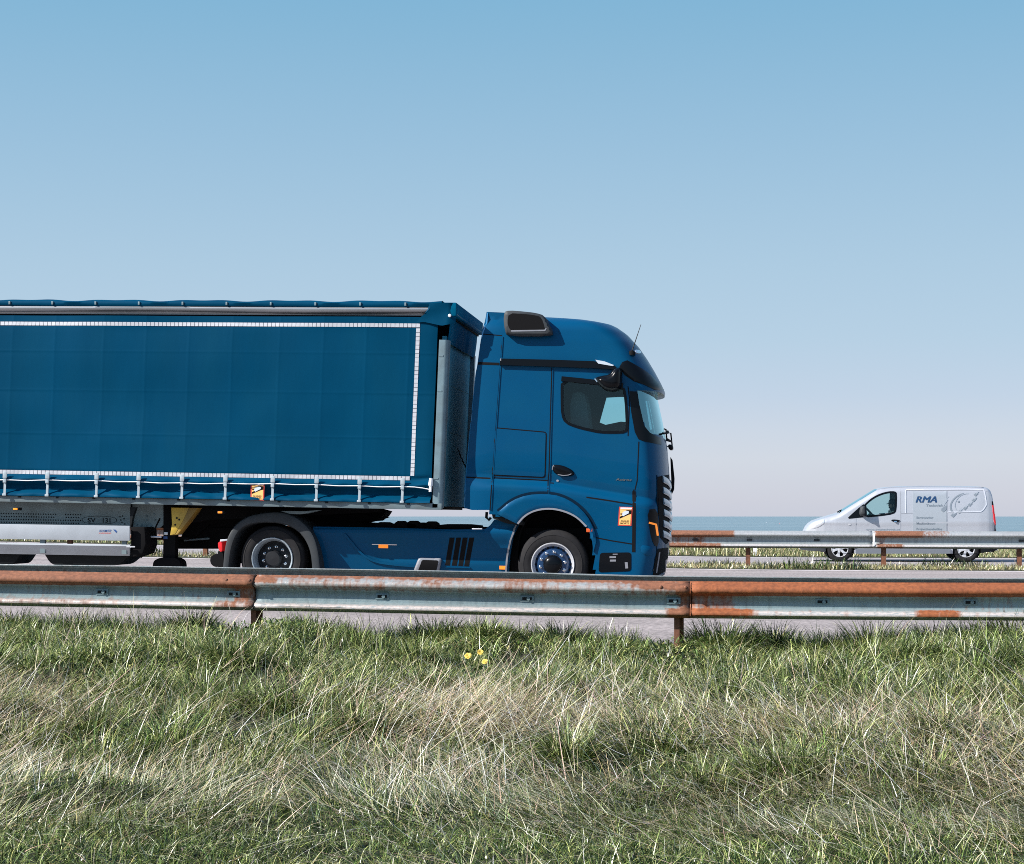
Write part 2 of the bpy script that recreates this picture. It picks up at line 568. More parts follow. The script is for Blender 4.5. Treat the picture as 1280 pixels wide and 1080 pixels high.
clump = lambda x, y: np.clip(vnoise(x, y, 1.15, 21)*0.75+vnoise(x, y, 2.6, 28)*0.35-0.05, 0, 1)
clump2 = lambda x, y: vnoise(x, y, 3.2, 22)
def zv(x, y):
    b = np.interp(y, [-300, -60, -45, -30, -12, 4, 8, 9.3, 10.5, 12, 14, 15.2, 15.6, 16.0], [3.6, 3.4, 3.0, 0.4, -0.7, -0.55, -0.45, -0.40, -0.27, -0.14, -0.06, -0.03, -0.012, -0.03])
    bump = (vnoise(x, y, 0.8, 3)-0.5)*0.16 + (vnoise(x, y, 2.3, 4)-0.5)*0.07
    fade = np.clip((15.3-y)/1.2, 0, 1)*np.clip((y-2)/4, 0, 1)
    tus = np.clip(clump(x, y)*2.2-0.75, 0, 1)*0.15*np.clip((15.0-y)/0.5, 0, 1)*np.clip((y-11.0)/1.0, 0, 1)
    tus = tus + (np.clip(vnoise(x*0.7, y*1.5, 1.3, 29)*2-0.7, 0, 1)*0.10)*np.clip((11.2-y)/0.6, 0, 1)*np.clip((y-7.6)/0.6, 0, 1)
    return zg(x) + b + bump*fade + tus

def zground(x, y):
    z = zv(x, np.minimum(y, 16.0))
    far = np.interp(y, [16, 37.4, 37.9, 39.6, 40.1, 48.8, 49.4, 52, 60, 62, 67, 70], [-0.03, -0.03, 0.02, 0.02, -0.03, -0.03, 0.03, 0.02, 0.02, -0.15, -7, -12])
    return np.where(y <= 16.0, z, zg(x)+far)

m_soil = mat('grassy_soil', (0.022, 0.028, 0.011), 0.95, var=0.4, vscale=3.0, bump=0.05, bscale=14, dirt=(0.07, 0.06, 0.03), dscale=2.2, damt=0.5)
xs = np.concatenate([np.linspace(-400, -30, 20), np.linspace(-29, -8.5, 40), np.linspace(-8.4, 4.4, 108), np.linspace(4.6, 25, 40), np.linspace(26, 400, 20)])
ys = np.concatenate([[-300, -120, -80, -60, -52, -45, -38, -30, -20, -12, -5, 2, 5], np.linspace(6.4, 16, 90), [18, 25, 33, 37.0, 37.4, 37.9, 39.6, 40.1, 44, 48.8, 49.4, 51, 54, 57, 60, 61, 62, 63, 65, 67, 70]])
sheet('ground', xs, ys, zground, m_soil)

def asphalt(name, col, line=None):
    m = mat(name, col, 0.85, var=0.10, vscale=0.35, bump=0.006, bscale=60, dirt=tuple(c*0.70 for c in col), dscale=1.1, damt=0.7, stretch=(0.06, 1, 1))
    nt = m.node_tree                       # fine speckle of the aggregate
    b = nt.nodes['Principled BSDF']
    src = b.inputs['Base Color'].links[0].from_socket
    tc = nt.nodes.new('ShaderNodeTexCoord')
    n = nt.nodes.new('ShaderNodeTexNoise'); n.inputs['Scale'].default_value = 22; n.inputs['Detail'].default_value = 3
    mr = nt.nodes.new('ShaderNodeMapRange'); mr.inputs[1].default_value = 0.3; mr.inputs[2].default_value = 0.7
    mr.inputs[3].default_value = 0.55; mr.inputs[4].default_value = 1.45
    mx = nt.nodes.new('ShaderNodeVectorMath'); mx.operation = 'SCALE'
    nt.links.new(tc.outputs['Object'], n.inputs['Vector']); nt.links.new(n.outputs['Fac'], mr.inputs[0])
    nt.links.new(src, mx.inputs[0]); nt.links.new(mr.outputs[0], mx.inputs['Scale'])
    nt.links.new(mx.outputs[0], b.inputs['Base Color'])
    return m
m_road = asphalt('pale_asphalt', (0.288, 0.252, 0.246))
m_road2 = asphalt('pale_asphalt_far', (0.30, 0.275, 0.28))
xr = np.concatenate([np.linspace(-400, -40, 16), np.linspace(-38, 28, 67), np.linspace(30, 400, 16)])
sheet('near_road', xr, [15.55, 20, 25, 30, 35, 37.75], lambda x, y: zg(x)+0*y, m_road)
sheet('far_road', xr, [39.75, 42, 45, 49.1], lambda x, y: zg(x)+0*y, m_road2)
m_line = mat('worn_white_marking', (0.62, 0.57, 0.58), 0.7, var=0.12, vscale=3, dirt=(0.30, 0.27, 0.28), dscale=5, damt=0.6)
sheet('edge_line', xr, [37.05, 37.4], lambda x, y: zg(x)+0.004+0*y, m_line)
sheet('edge_line', xr, [48.2, 48.55], lambda x, y: zg(x)+0.004+0*y, m_line)
sheet('edge_line', xr, [40.5, 40.8], lambda x, y: zg(x)+0.004+0*y, m_line)

# sea
m_sea = bpy.data.materials.new('sea_water'); m_sea.use_nodes = True
nt = m_sea.node_tree; b = nt.nodes['Principled BSDF']
b.inputs['Base Color'].default_value = (0.035, 0.15, 0.20, 1)
b.inputs['Roughness'].default_value = 0.28
b.inputs['IOR'].default_value = 1.33
tc = nt.nodes.new('ShaderNodeTexCoord')
mp = nt.nodes.new('ShaderNodeMapping'); mp.inputs['Scale'].default_value = (0.35, 1, 1)
nt.links.new(tc.outputs['Object'], mp.inputs[0])
n1 = nt.nodes.new('ShaderNodeTexNoise'); n1.inputs['Scale'].default_value = 0.25; n1.inputs['Detail'].default_value = 6
nt.links.new(mp.outputs[0], n1.inputs['Vector'])
bp = nt.nodes.new('ShaderNodeBump'); bp.inputs['Strength'].default_value = 1; bp.inputs['Distance'].default_value = 1.6
nt.links.new(n1.outputs['Fac'], bp.inputs['Height']); nt.links.new(bp.outputs[0], b.inputs['Normal'])
mp2 = nt.nodes.new('ShaderNodeMapping'); mp2.inputs['Scale'].default_value = (0.0006, 0.004, 1)
nt.links.new(tc.outputs['Object'], mp2.inputs[0])
n2 = nt.nodes.new('ShaderNodeTexNoise'); n2.inputs['Scale'].default_value = 1.0; n2.inputs['Detail'].default_value = 5
nt.links.new(mp2.outputs[0], n2.inputs['Vector'])
mx = nt.nodes.new('ShaderNodeMix'); mx.data_type = 'RGBA'
mx.inputs[6].default_value = (0.10, 0.165, 0.195, 1); mx.inputs[7].default_value = (0.17, 0.235, 0.26, 1)
mr = nt.nodes.new('ShaderNodeMapRange'); mr.inputs[1].default_value = 0.35; mr.inputs[2].default_value = 0.65
nt.links.new(n2.outputs['Fac'], mr.inputs[0]); nt.links.new(mr.outputs[0], mx.inputs['Factor'])
nt.links.new(mx.outputs[2], b.inputs['Base Color'])
SEA = -8.0
sheet('sea', [-40000, -3000, 0, 3000, 40000], [63, 200, 1000, 5000, 20000, 60000], lambda x, y: SEA+0*x, m_sea)

# ------------------------------------------------------------------ grass
m_grass = bpy.data.materials.new('grass_blades'); m_grass.use_nodes = True
nt = m_grass.node_tree; nt.nodes.clear()
at = nt.nodes.new('ShaderNodeAttribute'); at.attribute_name = 'col'
df = nt.nodes.new('ShaderNodeBsdfDiffuse'); tl = nt.nodes.new('ShaderNodeBsdfTranslucent')
gl = nt.nodes.new('ShaderNodeBsdfGlossy'); gl.inputs['Roughness'].default_value = 0.33; gl.inputs[0].default_value = (1, 1, 1, 1)
m1 = nt.nodes.new('ShaderNodeMixShader'); m1.inputs[0].default_value = 0.22
m2 = nt.nodes.new('ShaderNodeMixShader'); m2.inputs[0].default_value = 0.045
oo = nt.nodes.new('ShaderNodeOutputMaterial')
nt.links.new(at.outputs['Color'], df.inputs[0]); nt.links.new(at.outputs['Color'], tl.inputs[0])
nt.links.new(df.outputs[0], m1.inputs[1]); nt.links.new(tl.outputs[0], m1.inputs[2])
nt.links.new(m1.outputs[0], m2.inputs[1]); nt.links.new(gl.outputs[0], m2.inputs[2])
nt.links.new(m2.outputs[0], oo.inputs[0])

class Blades:
    def __init__(s): s.V = []; s.F4 = []; s.F3 = []; s.C = []; s.n = 0
    def add(s, x, y, z, L, az, lean, curl, w, col, S=4, leaf=False):
        n = len(x)
        if n == 0: return
        d = L/S
        P = np.stack([x, y, z], 1)
        face = rng.normal(0, 0.5, n)
        wx = -np.sin(az+face); wy = np.cos(az+face)
        rows = []
        th = lean.copy()
        for i in range(S+1):
            t = i/S
            if leaf: ww = w*0.5*max(0.12, math.sin(math.pi*min(1, 0.10+0.86*t))**0.8)
            else: ww = w*0.5*(1-0.75*t)
            if i < S:
                rows.append(P - np.stack([wx*ww, wy*ww, 0*ww], 1)); rows.append(P + np.stack([wx*ww, wy*ww, 0*ww], 1))
            else:
                rows.append(P)
            dr = np.stack([np.sin(th)*np.cos(az), np.sin(th)*np.sin(az), np.cos(th)], 1)
            P = P + dr*d[:, None]
            th = np.minimum(th+curl/S, 2.3)
        k = 2*S+1
        V = np.stack(rows, 1).reshape(-1, 3)
        b = (np.arange(n)*k+s.n)[:, None]
        for i in range(S-1):
            s.F4.append(b+np.array([[2*i, 2*i+1, 2*i+3, 2*i+2]]))
        s.F3.append(b+np.array([[2*S-2, 2*S-1, 2*S]]))
        s.V.append(V); s.C.append(np.repeat(col, k, axis=0)); s.n += n*k
    def build(s, name, label, cat):
        V = np.concatenate(s.V); C = np.concatenate(s.C)
        F4 = np.concatenate(s.F4); F3 = np.concatenate(s.F3)
        me = bpy.data.meshes.new(name)
        me.vertices.add(len(V)); me.vertices.foreach_set('co', V.astype(np.float32).ravel())
        nl = len(F4)*4+len(F3)*3
        me.loops.add(nl)
        me.loops.foreach_set('vertex_index', np.concatenate([F4.ravel(), F3.ravel()]).astype(np.int32))
        me.polygons.add(len(F4)+len(F3))
        st = np.concatenate([np.arange(len(F4))*4, len(F4)*4+np.arange(len(F3))*3]).astype(np.int32)
        me.polygons.foreach_set('loop_start', st)
        me.polygons.foreach_set('use_smooth', np.ones(len(st), dtype=bool))
        a = me.attributes.new('col', 'FLOAT_COLOR', 'POINT')
        a.data.foreach_set('color', np.concatenate([C, np.ones((len(C), 1))], 1).astype(np.float32).ravel())
        me.materials.append(m_grass)
        me.update(calc_edges=True)
        o = bpy.data.objects.new(name, me); COL.objects.link(o)
        o['kind'] = 'stuff'; o['label'] = label; o['category'] = cat
        return o

def mixc(cols, wts, n, jit=0.30):
    cols = np.array(cols); wts = np.array(wts, float); wts /= wts.sum()
    k = rng.choice(len(cols), n, p=wts)
    c = cols[k]*np.exp(rng.normal(-0.08, jit*1.35, (n, 1)))*(1+rng.normal(0, 0.07, (n, 3)))
    return np.clip(c, 0.004, 0.8)

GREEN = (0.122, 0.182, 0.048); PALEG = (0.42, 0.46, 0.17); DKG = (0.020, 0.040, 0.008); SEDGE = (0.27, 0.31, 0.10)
STRAW = (0.76, 0.60, 0.42); DRY = (0.52, 0.43, 0.23); BROWN = (0.20, 0.14, 0.09)

def scatter(n, y0, y1, margin=2.5):
    y = np.sqrt(rng.uniform(y0**2, y1**2, n)) if y0 > 5 else rng.uniform(y0, y1, n)
    lo = y*math.tan(math.atan(-640/F)-YAW)-margin
    hi = y*math.tan(math.atan(640/F)-YAW)+margin
    x = lo+(hi-lo)*rng.random(n)
    return x, y

G = Blades()
def verge_layer(n, y0, y1, Lf, azf, leanf, curl, w, cols, wts, keep=None, S=4, leaf=False, lift=0.0):
    x, y = scatter(int(n*1.38), y0, y1)
    if keep is not None:
        k = rng.random(len(x)) < keep(x, y)
        x = x[k]; y = y[k]
    m = len(x)
    L = Lf(x, y)*rng.uniform(0.6, 1.25, m)
    G.add(x, y, zv(x, y)-0.01+lift*rng.random(m), L, azf(x, y, m), leanf(x, y, m), rng.uniform(*curl, m), rng.uniform(*w, m), mixc(cols, wts, m), S, leaf)

field = lambda x, y: vnoise(x, y, 0.9, 23)*2*math.pi*1.3
full = lambda x, y, m: rng.uniform(0, 2*math.pi, m)
# --- zone A: lush green growth by the guardrail, matted over tussocks that shade one another
POSTX = [onY(p_, 780, 14.7).x for p_ in (323.5, 849)]
def postmask(x, y): return np.minimum(np.clip(np.abs(x-POSTX[0])/0.6, 0.12, 1), np.clip(np.abs(x-POSTX[1])/0.5, 0.3, 1))*np.clip((y-13.0), 0, 1)+np.clip(14.0-y, 0, 1)
def hA(x, y): return postmask(x, y)*(0.115+0.10*clump2(x, y)+0.06*np.clip((x+0.6)/1.2, 0, 1))+0.07*np.clip(clump(x, y)*1.9-0.55, 0, 1)*postmask(x, y)
gapA = lambda x, y: np.clip((vnoise(x, y, 1.9, 25)-0.30)*6, 0.05, 1)
wA = lambda x, y: np.clip((y-10.7)/1.1, 0, 1)*gapA(x, y)
wind = lambda x, y, m: rng.normal(0.3, 1.5, m)+field(x, y)*0.3
PALE2 = (0.64, 0.68, 0.38)
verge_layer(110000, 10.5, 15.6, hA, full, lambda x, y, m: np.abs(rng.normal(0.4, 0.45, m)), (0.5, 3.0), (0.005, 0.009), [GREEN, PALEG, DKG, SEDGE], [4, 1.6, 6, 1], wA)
verge_layer(45000, 11.0, 15.2, lambda x, y: 0.04+0.05*clump2(x, y), full, lambda x, y, m: rng.uniform(0.3, 1.6, m), (0.2, 2.0), (0.010, 0.020), [GREEN, DKG, PALEG], [4, 3, 1.6], lambda x, y: wA(x, y)*np.clip(clump(x, y)*2.2-0.6, 0.15, 1)*np.clip((15.1-y)*2, 0, 1), S=3, leaf=True, lift=0.10)
verge_layer(60000, 10.8, 15.5, lambda x, y: hA(x, y)*1.2+0.02, wind, lambda x, y, m: rng.uniform(0.05, 0.8, m), (1.6, 4.2), (0.004, 0.008), [PALEG, SEDGE, PALE2, DRY], [4, 2, 3.4, 0.8], wA, S=6)
# taller tufts close to the posts and along the edge of the road
verge_layer(9000, 13.6, 15.6, lambda x, y: (0.20+0.14*clump2(x, y))*postmask(x, y), full, lambda x, y, m: np.abs(rng.normal(0.25, 0.2, m)), (0.3, 1.6), (0.004, 0.009), [GREEN, PALEG, DKG, SEDGE], [4, 2, 3, 2], lambda x, y: np.clip((vnoise(x, y, 1.3, 35)-0.5)*5, 0.05, 1))
# --- zone B: tall tangled grass with fallen straw stems on it
gapB = lambda x, y: np.clip((vnoise(x, y, 1.5, 26)-0.33)*5, 0.03, 1)
wB = lambda x, y: np.exp(-((y-10.7)/0.95)**2)*gapB(x, y)
hB = lambda x, y: 0.10+0.22*vnoise(x, y, 1.3, 36)
azB = lambda x, y, m: field(x, y)+rng.normal(0, 1.3, m)
verge_layer(90000, 9.2, 12.4, hB, azB, lambda x, y, m: np.abs(rng.normal(0.7, 0.5, m)), (0.2, 2.8), (0.004, 0.008), [GREEN, PALEG, DKG, SEDGE, DRY, PALE2], [3.4, 2.4, 5, 2, 1.2, 1.2], wB)
flip_ = lambda x, y: vnoise(x, y, 0.5, 31)
azS = lambda x, y, m: np.where(flip_(x, y)*0.5+0.30*np.clip(x+1.3, -1, 1)+rng.normal(0, 0.2, m) > 0.22, rng.normal(math.pi, 0.75, m), rng.normal(0.0, 0.75, m))
strawf = lambda x, y: np.exp(-((y-10.45)/0.9)**2)*np.clip(vnoise(x, y, 0.95, 34)*3.0-0.75+0.35*np.clip(x+1.8, -1, 1), 0.08, 1)
PINK = (0.84, 0.69, 0.53)
verge_layer(46000, 9.0, 12.6, lambda x, y: 0.16+0.22*vnoise(x, y, 0.8, 33), azS, lambda x, y, m: np.clip(rng.normal(1.12, 0.34, m), 0.1, 1.75), (-0.4, 0.7), (0.003, 0.0052), [STRAW, DRY, PINK, BROWN], [4, 3, 3.4, 1.2], strawf, lift=0.16)
verge_layer(7000, 9.2, 12.4, lambda x, y: 0.36+0.26*vnoise(x, y, 0.8, 33), azS, lambda x, y, m: np.clip(rng.normal(1.16, 0.26, m), 0.2, 1.6), (-0.2, 0.4), (0.004, 0.0065), [STRAW, PINK], [3, 4], strawf, lift=0.16)
verge_layer(1800, 10.2, 13.8, lambda x, y: 0.28+0.22*clump(x, y), full, lambda x, y, m: np.abs(rng.normal(0.5, 0.35, m)), (0.1, 1.4), (0.003, 0.0055), [STRAW, PALEG, PINK], [4, 3, 2])
# --- zone C: flattened, combed grass and short green blades in front
gapC = lambda x, y: np.clip((vnoise(x*0.6, y*2.0, 1.6, 27)-0.22)*5, 0.28, 1)
wC = lambda x, y: np.clip((10.1-y)/0.5, 0, 1)*np.clip((y-7.9)/0.5, 0.2, 1)*gapC(x, y)
azC = lambda x, y, m: np.where(vnoise(x, y, 0.35, 41) > 0.55, math.pi, 0.0)+(vnoise(x, y, 0.8, 42)-0.5)*2.6+rng.normal(0, 0.75, m)
PALEC = (0.48, 0.48, 0.34)
verge_layer(85000, 7.3, 10.2, lambda x, y: 0.12+0.15*clump2(x, y), azC, lambda x, y, m: np.clip(rng.normal(1.2, 0.38, m), 0.1, 1.8), (-0.3, 1.2), (0.003, 0.0062), [SEDGE, PALEC, DRY, GREEN, DKG, STRAW], [2.6, 3, 1.8, 3, 6, 1.4], wC, lift=0.05)
verge_layer(60000, 7.2, 9.8, lambda x, y: 0.05+0.09*clump(x, y), full, lambda x, y, m: np.abs(rng.normal(0.75, 0.45, m)), (0.2, 2.4), (0.0032, 0.006), [GREEN, DKG, PALEG, SEDGE], [4, 2.2, 2.2, 1.6], lambda x, y: np.clip((9.0-y)/0.8, 0.14, 1))
verge_layer(8000, 7.4, 10.2, lambda x, y: 0.22+0.25*clump2(x, y), azC, lambda x, y, m: np.clip(rng.normal(1.25, 0.22, m), 0.5, 1.7), (-0.1, 0.4), (0.0035, 0.006), [STRAW, PALEC, PINK], [2, 4, 2], wC, lift=0.09)
verge_layer(45000, 7.2, 10.4, lambda x, y: 0.07+0.08*clump2(x, y), full, lambda x, y, m: np.abs(rng.normal(0.9, 0.4, m)), (0.2, 2.0), (0.004, 0.008), [GREEN, SEDGE, DKG, PALEC], [4, 2.5, 2, 1.5])
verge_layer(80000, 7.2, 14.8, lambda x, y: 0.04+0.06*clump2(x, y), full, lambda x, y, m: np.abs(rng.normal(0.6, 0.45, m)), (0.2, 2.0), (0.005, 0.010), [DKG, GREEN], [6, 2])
# thick tufts: leafy ones along the road edge, grassy ones down the bank
def tuft(px, py, Y, R, H, n, cols, wts, w):
    c = onY(px, py, Y).x
    r = R*np.sqrt(rng.random(n))*rng.uniform(0.6, 1.0, n); a = rng.uniform(0, 2*math.pi, n)
    x = c+r*np.cos(a)*1.25; y = Y+r*np.sin(a)*0.8
    L = H*(1.0-0.55*(r/R)**2)*rng.uniform(0.55, 1.2, n)
    G.add(x, y, zv(x, y)-0.01, L, a+rng.normal(0, 0.7, n), np.abs(r/R*0.6+rng.normal(0.1, 0.25, n)), rng.uniform(0.4, 2.6, n), rng.uniform(*w, n), mixc(cols, wts, n), 5)
for px, Y, R, H in ((18, 14.6, .30, .30), (96, 14.9, .34, .36), (150, 14.7, .30, .33), (238, 15.0, .26, .36), (395, 14.9, .30, .30), (452, 14.5, .25, .26), (545, 14.8, .32, .36), (610, 14.4, .22, .26), (702, 15.0, .30, .34), (765, 14.6, .25, .27), (905, 14.8, .34, .40), (965, 15.0, .26, .34), (1030, 14.7, .25, .33), (1092, 14.8, .36, .44), (1165, 15.0, .26, .36), (1215, 14.6, .25, .33), (1268, 14.8, .34, .44)):
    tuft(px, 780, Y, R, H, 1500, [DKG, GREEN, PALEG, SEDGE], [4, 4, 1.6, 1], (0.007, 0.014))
    tuft(px-8, 780, Y-0.12, R*0.9, H*0.95, 260, [PALEG, PALE2, SEDGE], [3, 2, 1], (0.004, 0.008))
for k in range(90):
    px = rng.uniform(-20, 1300); Y = rng.uniform(9.6, 13.6)
    tuft(px, 850, Y, rng.uniform(0.14, 0.34), rng.uniform(0.20, 0.38), 620, [DKG, GREEN, PALEG, SEDGE, PALE2], [4, 4, 2, 1.5, 0.8], (0.005, 0.010))
G.build('verge_grass', 'tangled green and straw coloured grass covering the verge in front of the near guardrail', 'grass')

# --- low weeds on the median and the grass bank beyond the far road
def far_layer(B, n, y0, y1, H, w, cols, wts, keepn=None, zoff=0.0, x0=-27, x1=24):
    x = rng.uniform(x0, x1, n); y = rng.uniform(y0, y1, n)
    if keepn is not None:
        k = rng.random(n) < keepn(x, y); x = x[k]; y = y[k]
    m = len(x)
    hh = H(x, y)*rng.uniform(0.5, 1.3, m)
    B.add(x, y, zg(x)+zoff+0*x, hh, rng.uniform(0, 2*math.pi, m), np.abs(rng.normal(0.4, 0.3, m)), rng.uniform(0.2, 1.2, m), rng.uniform(*w, m), mixc(cols, wts, m), 3)
BM_ = Blades()
PALED = (0.44, 0.39, 0.22); MUTE = (0.34, 0.33, 0.17); MUTEG = (0.20, 0.22, 0.09)
far_layer(BM_, 42000, 37.75, 39.7, lambda x, y: 0.09+0.10*vnoise(x, y, 1.1, 51), (0.010, 0.022), [PALED, MUTE, MUTEG, DRY], [3, 3, 2, 1], lambda x, y: np.clip(vnoise(x, y, 0.8, 52)*1.8, 0.3, 1))
far_layer(BM_, 26000, 37.8, 39.5, lambda x, y: 0.18+0.18*vnoise(x, y, 1.4, 53), (0.014, 0.03), [DKG, (0.03, 0.05, 0.03), GREEN], [4, 3, 2], lambda x, y: np.clip((vnoise(x, y, 0.75, 54)-0.68)*9, 0, 1))
BM_.build('median_grass', 'low dry yellow green weeds under the far guardrail', 'grass')
BF = Blades()
far_layer(BF, 130000, 49.2, 61.5, lambda x, y: 0.10+0.20*vnoise(x, y, 0.5, 61), (0.012, 0.03), [PALED, MUTE, MUTEG, GREEN, DRY], [3, 4, 3, 1.5, 1], None, 0.02)
far_layer(BF, 14000, 49.6, 60, lambda x, y: 0.2+0.2*vnoise(x, y, 0.7, 62), (0.016, 0.03), [DKG, GREEN], [3, 2], lambda x, y: np.clip((vnoise(x, y, 0.45, 63)-0.66)*8, 0, 1), 0.02)
BF.build('bank_grass', 'pale rough grass on the bank between the far road and the sea', 'grass')

# ================================================================== GUARDRAILS
def rail_mat(name, steel, rust, paint, paintamt):
    m = bpy.data.materials.new(name); m.use_nodes = True
    nt = m.node_tree; b = nt.nodes['Principled BSDF']
    tc = nt.nodes.new('ShaderNodeTexCoord')
    at = nt.nodes.new('ShaderNodeAttribute'); at.attribute_name = 'rust'
    def noise(sc, st, det=6):
        mp = nt.nodes.new('ShaderNodeMapping'); mp.inputs['Scale'].default_value = st
        nt.links.new(tc.outputs['Object'], mp.inputs[0])
        n = nt.nodes.new('ShaderNodeTexNoise'); n.inputs['Scale'].default_value = sc; n.inputs['Detail'].default_value = det
        nt.links.new(mp.outputs[0], n.inputs['Vector']); return n.outputs['Fac']
    def math_(op, a, b2):
        n = nt.nodes.new('ShaderNodeMath'); n.operation = op
        for i, v in enumerate((a, b2)):
            if isinstance(v, (int, float)): n.inputs[i].default_value = v
            else: nt.links.new(v, n.inputs[i])
        return n.outputs[0]
    def ramp(v, a, c, lo=0, hi=1):
        n = nt.nodes.new('ShaderNodeMapRange'); n.inputs[1].default_value = a; n.inputs[2].default_value = c
        n.inputs[3].default_value = lo; n.inputs[4].default_value = hi
        nt.links.new(v, n.inputs[0]); return n.outputs[0]
    def mixcol(f, a, c):
        n = nt.nodes.new('ShaderNodeMix'); n.data_type = 'RGBA'
        nt.links.new(f, n.inputs['Factor'])
        for i, v in ((6, a), (7, c)):
            if isinstance(v, tuple): n.inputs[i].default_value = (*v, 1)
            else: nt.links.new(v, n.inputs[i])
        return n.outputs[2]
    streak = noise(9, (3.0, 1, 0.35), 8)
    fine = noise(30, (1, 1, 1), 6)
    big = noise(2.2, (0.5, 1, 1), 4)
    spang = noise(60, (0.35, 1, 2), 3)
    base = mixcol(ramp(big, 0.3, 0.7), steel, tuple(c*0.72 for c in steel))
    base = mixcol(ramp(streak, 0.48, 0.75, 0, 0.55), base, tuple(c*0.45 for c in steel))
    at2 = nt.nodes.new('ShaderNodeAttribute'); at2.attribute_name = 'pale'
    base = mixcol(math_('MULTIPLY', ramp(spang, 0.30, 0.55, 0.25, 1.0), at2.outputs['Fac']), base, paint)
    rcol = mixcol(ramp(fine, 0.35, 0.65), rust, tuple(c*0.62 for c in rust))
    rcol = mixcol(ramp(big, 0.5, 0.75, 0, 0.5), rcol, (rust[0]*0.45, rust[1]*0.4, rust[2]*0.5))
    v = math_('ADD', at.outputs['Fac'], math_('MULTIPLY', math_('SUBTRACT', streak, 0.5), 0.75))
    v = math_('ADD', v, math_('MULTIPLY', math_('SUBTRACT', fine, 0.5), 0.45))
    f = ramp(v, 0.36, 0.72)
    nt.links.new(mixcol(f, base, rcol), b.inputs['Base Color'])
    nt.links.new(ramp(f, 0, 1, 0.25, 0.0), b.inputs['Metallic'])
    nt.links.new(ramp(f, 0, 1, 0.42, 0.8), b.inputs['Roughness'])
    bp = nt.nodes.new('ShaderNodeBump'); bp.inputs['Distance'].default_value = 0.003
    nt.links.new(fine, bp.inputs['Height']); nt.links.new(bp.outputs[0], b.inputs['Normal'])
    return m
M['railo'] = rail_mat('orange_rusted_guardrail', (0.215, 0.30, 0.325), (0.28, 0.084, 0.028), (0.60, 0.54, 0.52), 0.35)
M['rail'] = rail_mat('weathered_guardrail', (0.205, 0.285, 0.31), (0.235, 0.092, 0.047), (0.56, 0.48, 0.45), 0.35)
M['rail2'] = rail_mat('far_guardrail', (0.26, 0.31, 0.33), (0.225, 0.095, 0.052), (0.60, 0.56, 0.56), 0.5)
M['rustpost'] = mat('rusty_post', (0.19, 0.075, 0.04), 0.85, var=0.3, vscale=14, dirt=(0.06, 0.03, 0.025), dscale=9, damt=0.7, bump=0.003, bscale=50)

PROF = [(0.050, 0.012), (0.045, 0.0), (-0.012, -0.018), (-0.042, -0.040), (-0.050, -0.062), (-0.040, -0.082), (0.0, -0.094), (0.028, -0.106), (0.035, -0.120),
        (0.035, -0.165), (0.030, -0.205), (0.0, -0.222), (-0.034, -0.234), (-0.046, -0.248), (-0.044, -0.262), (-0.020, -0.276), (0.035, -0.294), (0.040, -0.286)]

def beam(name, nodes, Y, rustf, m, parent, flip=False, step=0.08, sc=1.0, dent=0.0):
    """one length of W-section rail; nodes are places along its top edge"""
    pts = [onY(x, y, Y) for x, y in nodes]
    X = []; Z = []
    total = pts[-1].x-pts[0].x
    n = max(2, int(total/step))
    xs = np.linspace(pts[0].x, pts[-1].x, n)
    zs = np.interp(xs, [p.x for p in pts], [p.z for p in pts])
    vs = []; rv = []
    k = len(PROF)
    for x, z in zip(xs, zs):
        px = topx(Vector((x, Y, z)))[0]
        for j, (dy, dz) in enumerate(PROF):
            w = dent*(vnoise(np.array([x]), np.array([j*0.1]), 1.2, 71)[0]-0.5)
            vs.append((x, Y+(-dy if flip else dy)*sc+w, z+dz*sc+w*0.4)); rv.append(rustf(px, j))
    fs = [(i*k+j, (i+1)*k+j, (i+1)*k+j+1, i*k+j+1) for i in range(n-1) for j in range(k-1)]
    o = mk(name, vs, fs, m, parent, True, 50)
    a = o.data.attributes.new('rust', 'FLOAT', 'POINT')
    a.data.foreach_set('value', np.array(rv, dtype=np.float32))
    a = o.data.attributes.new('pale', 'FLOAT', 'POINT')
    a.data.foreach_set('value', np.tile(np.array([0.3, .3, .38, .45, .45, .3, .1, .05, .05, .08, .05, .2, .9, .95, .8, .2, .1, .1], dtype=np.float32), n))  # ridges pale, web dark: sunlit tone painted in along with the pale finish
    so = o.modifiers.new('plate', 'SOLIDIFY'); so.thickness = 0.004; so.offset = 0
    return o

def hpost(parent, x, Y, ztop, zbot, m, w=0.075, d=0.11):
    mb = MB()
    mb.box((x-w/2, Y-d/2, zbot), (x+w/2, Y-d/2+0.009, ztop))
    mb.box((x-w/2, Y+d/2-0.009, zbot), (x+w/2, Y+d/2, ztop))
    mb.box((x-0.006, Y-d/2+0.0085, zbot), (x+0.006, Y+d/2-0.0085, ztop-0.002))
    return mb.build('post', m, parent, smooth=False)

def cpost(parent, x, Y, ztop, zbot, m, w=0.078, d=0.10):
    """channel post: bright left flange, open to the right"""
    mb = MB()
    mb.box((x-w/2, Y-d/2, zbot), (x-w/2+0.045, Y-d/2+0.008, ztop))
    mb.box((x-w/2, Y-d/2+0.0081, zbot), (x-w/2+0.008, Y+d/2, ztop-0.002))
    mb.box((x-w/2+0.0081, Y+d/2-0.008, zbot), (x+w/2, Y+d/2, ztop-0.003))
    return mb.build('post', m, parent, smooth=False)

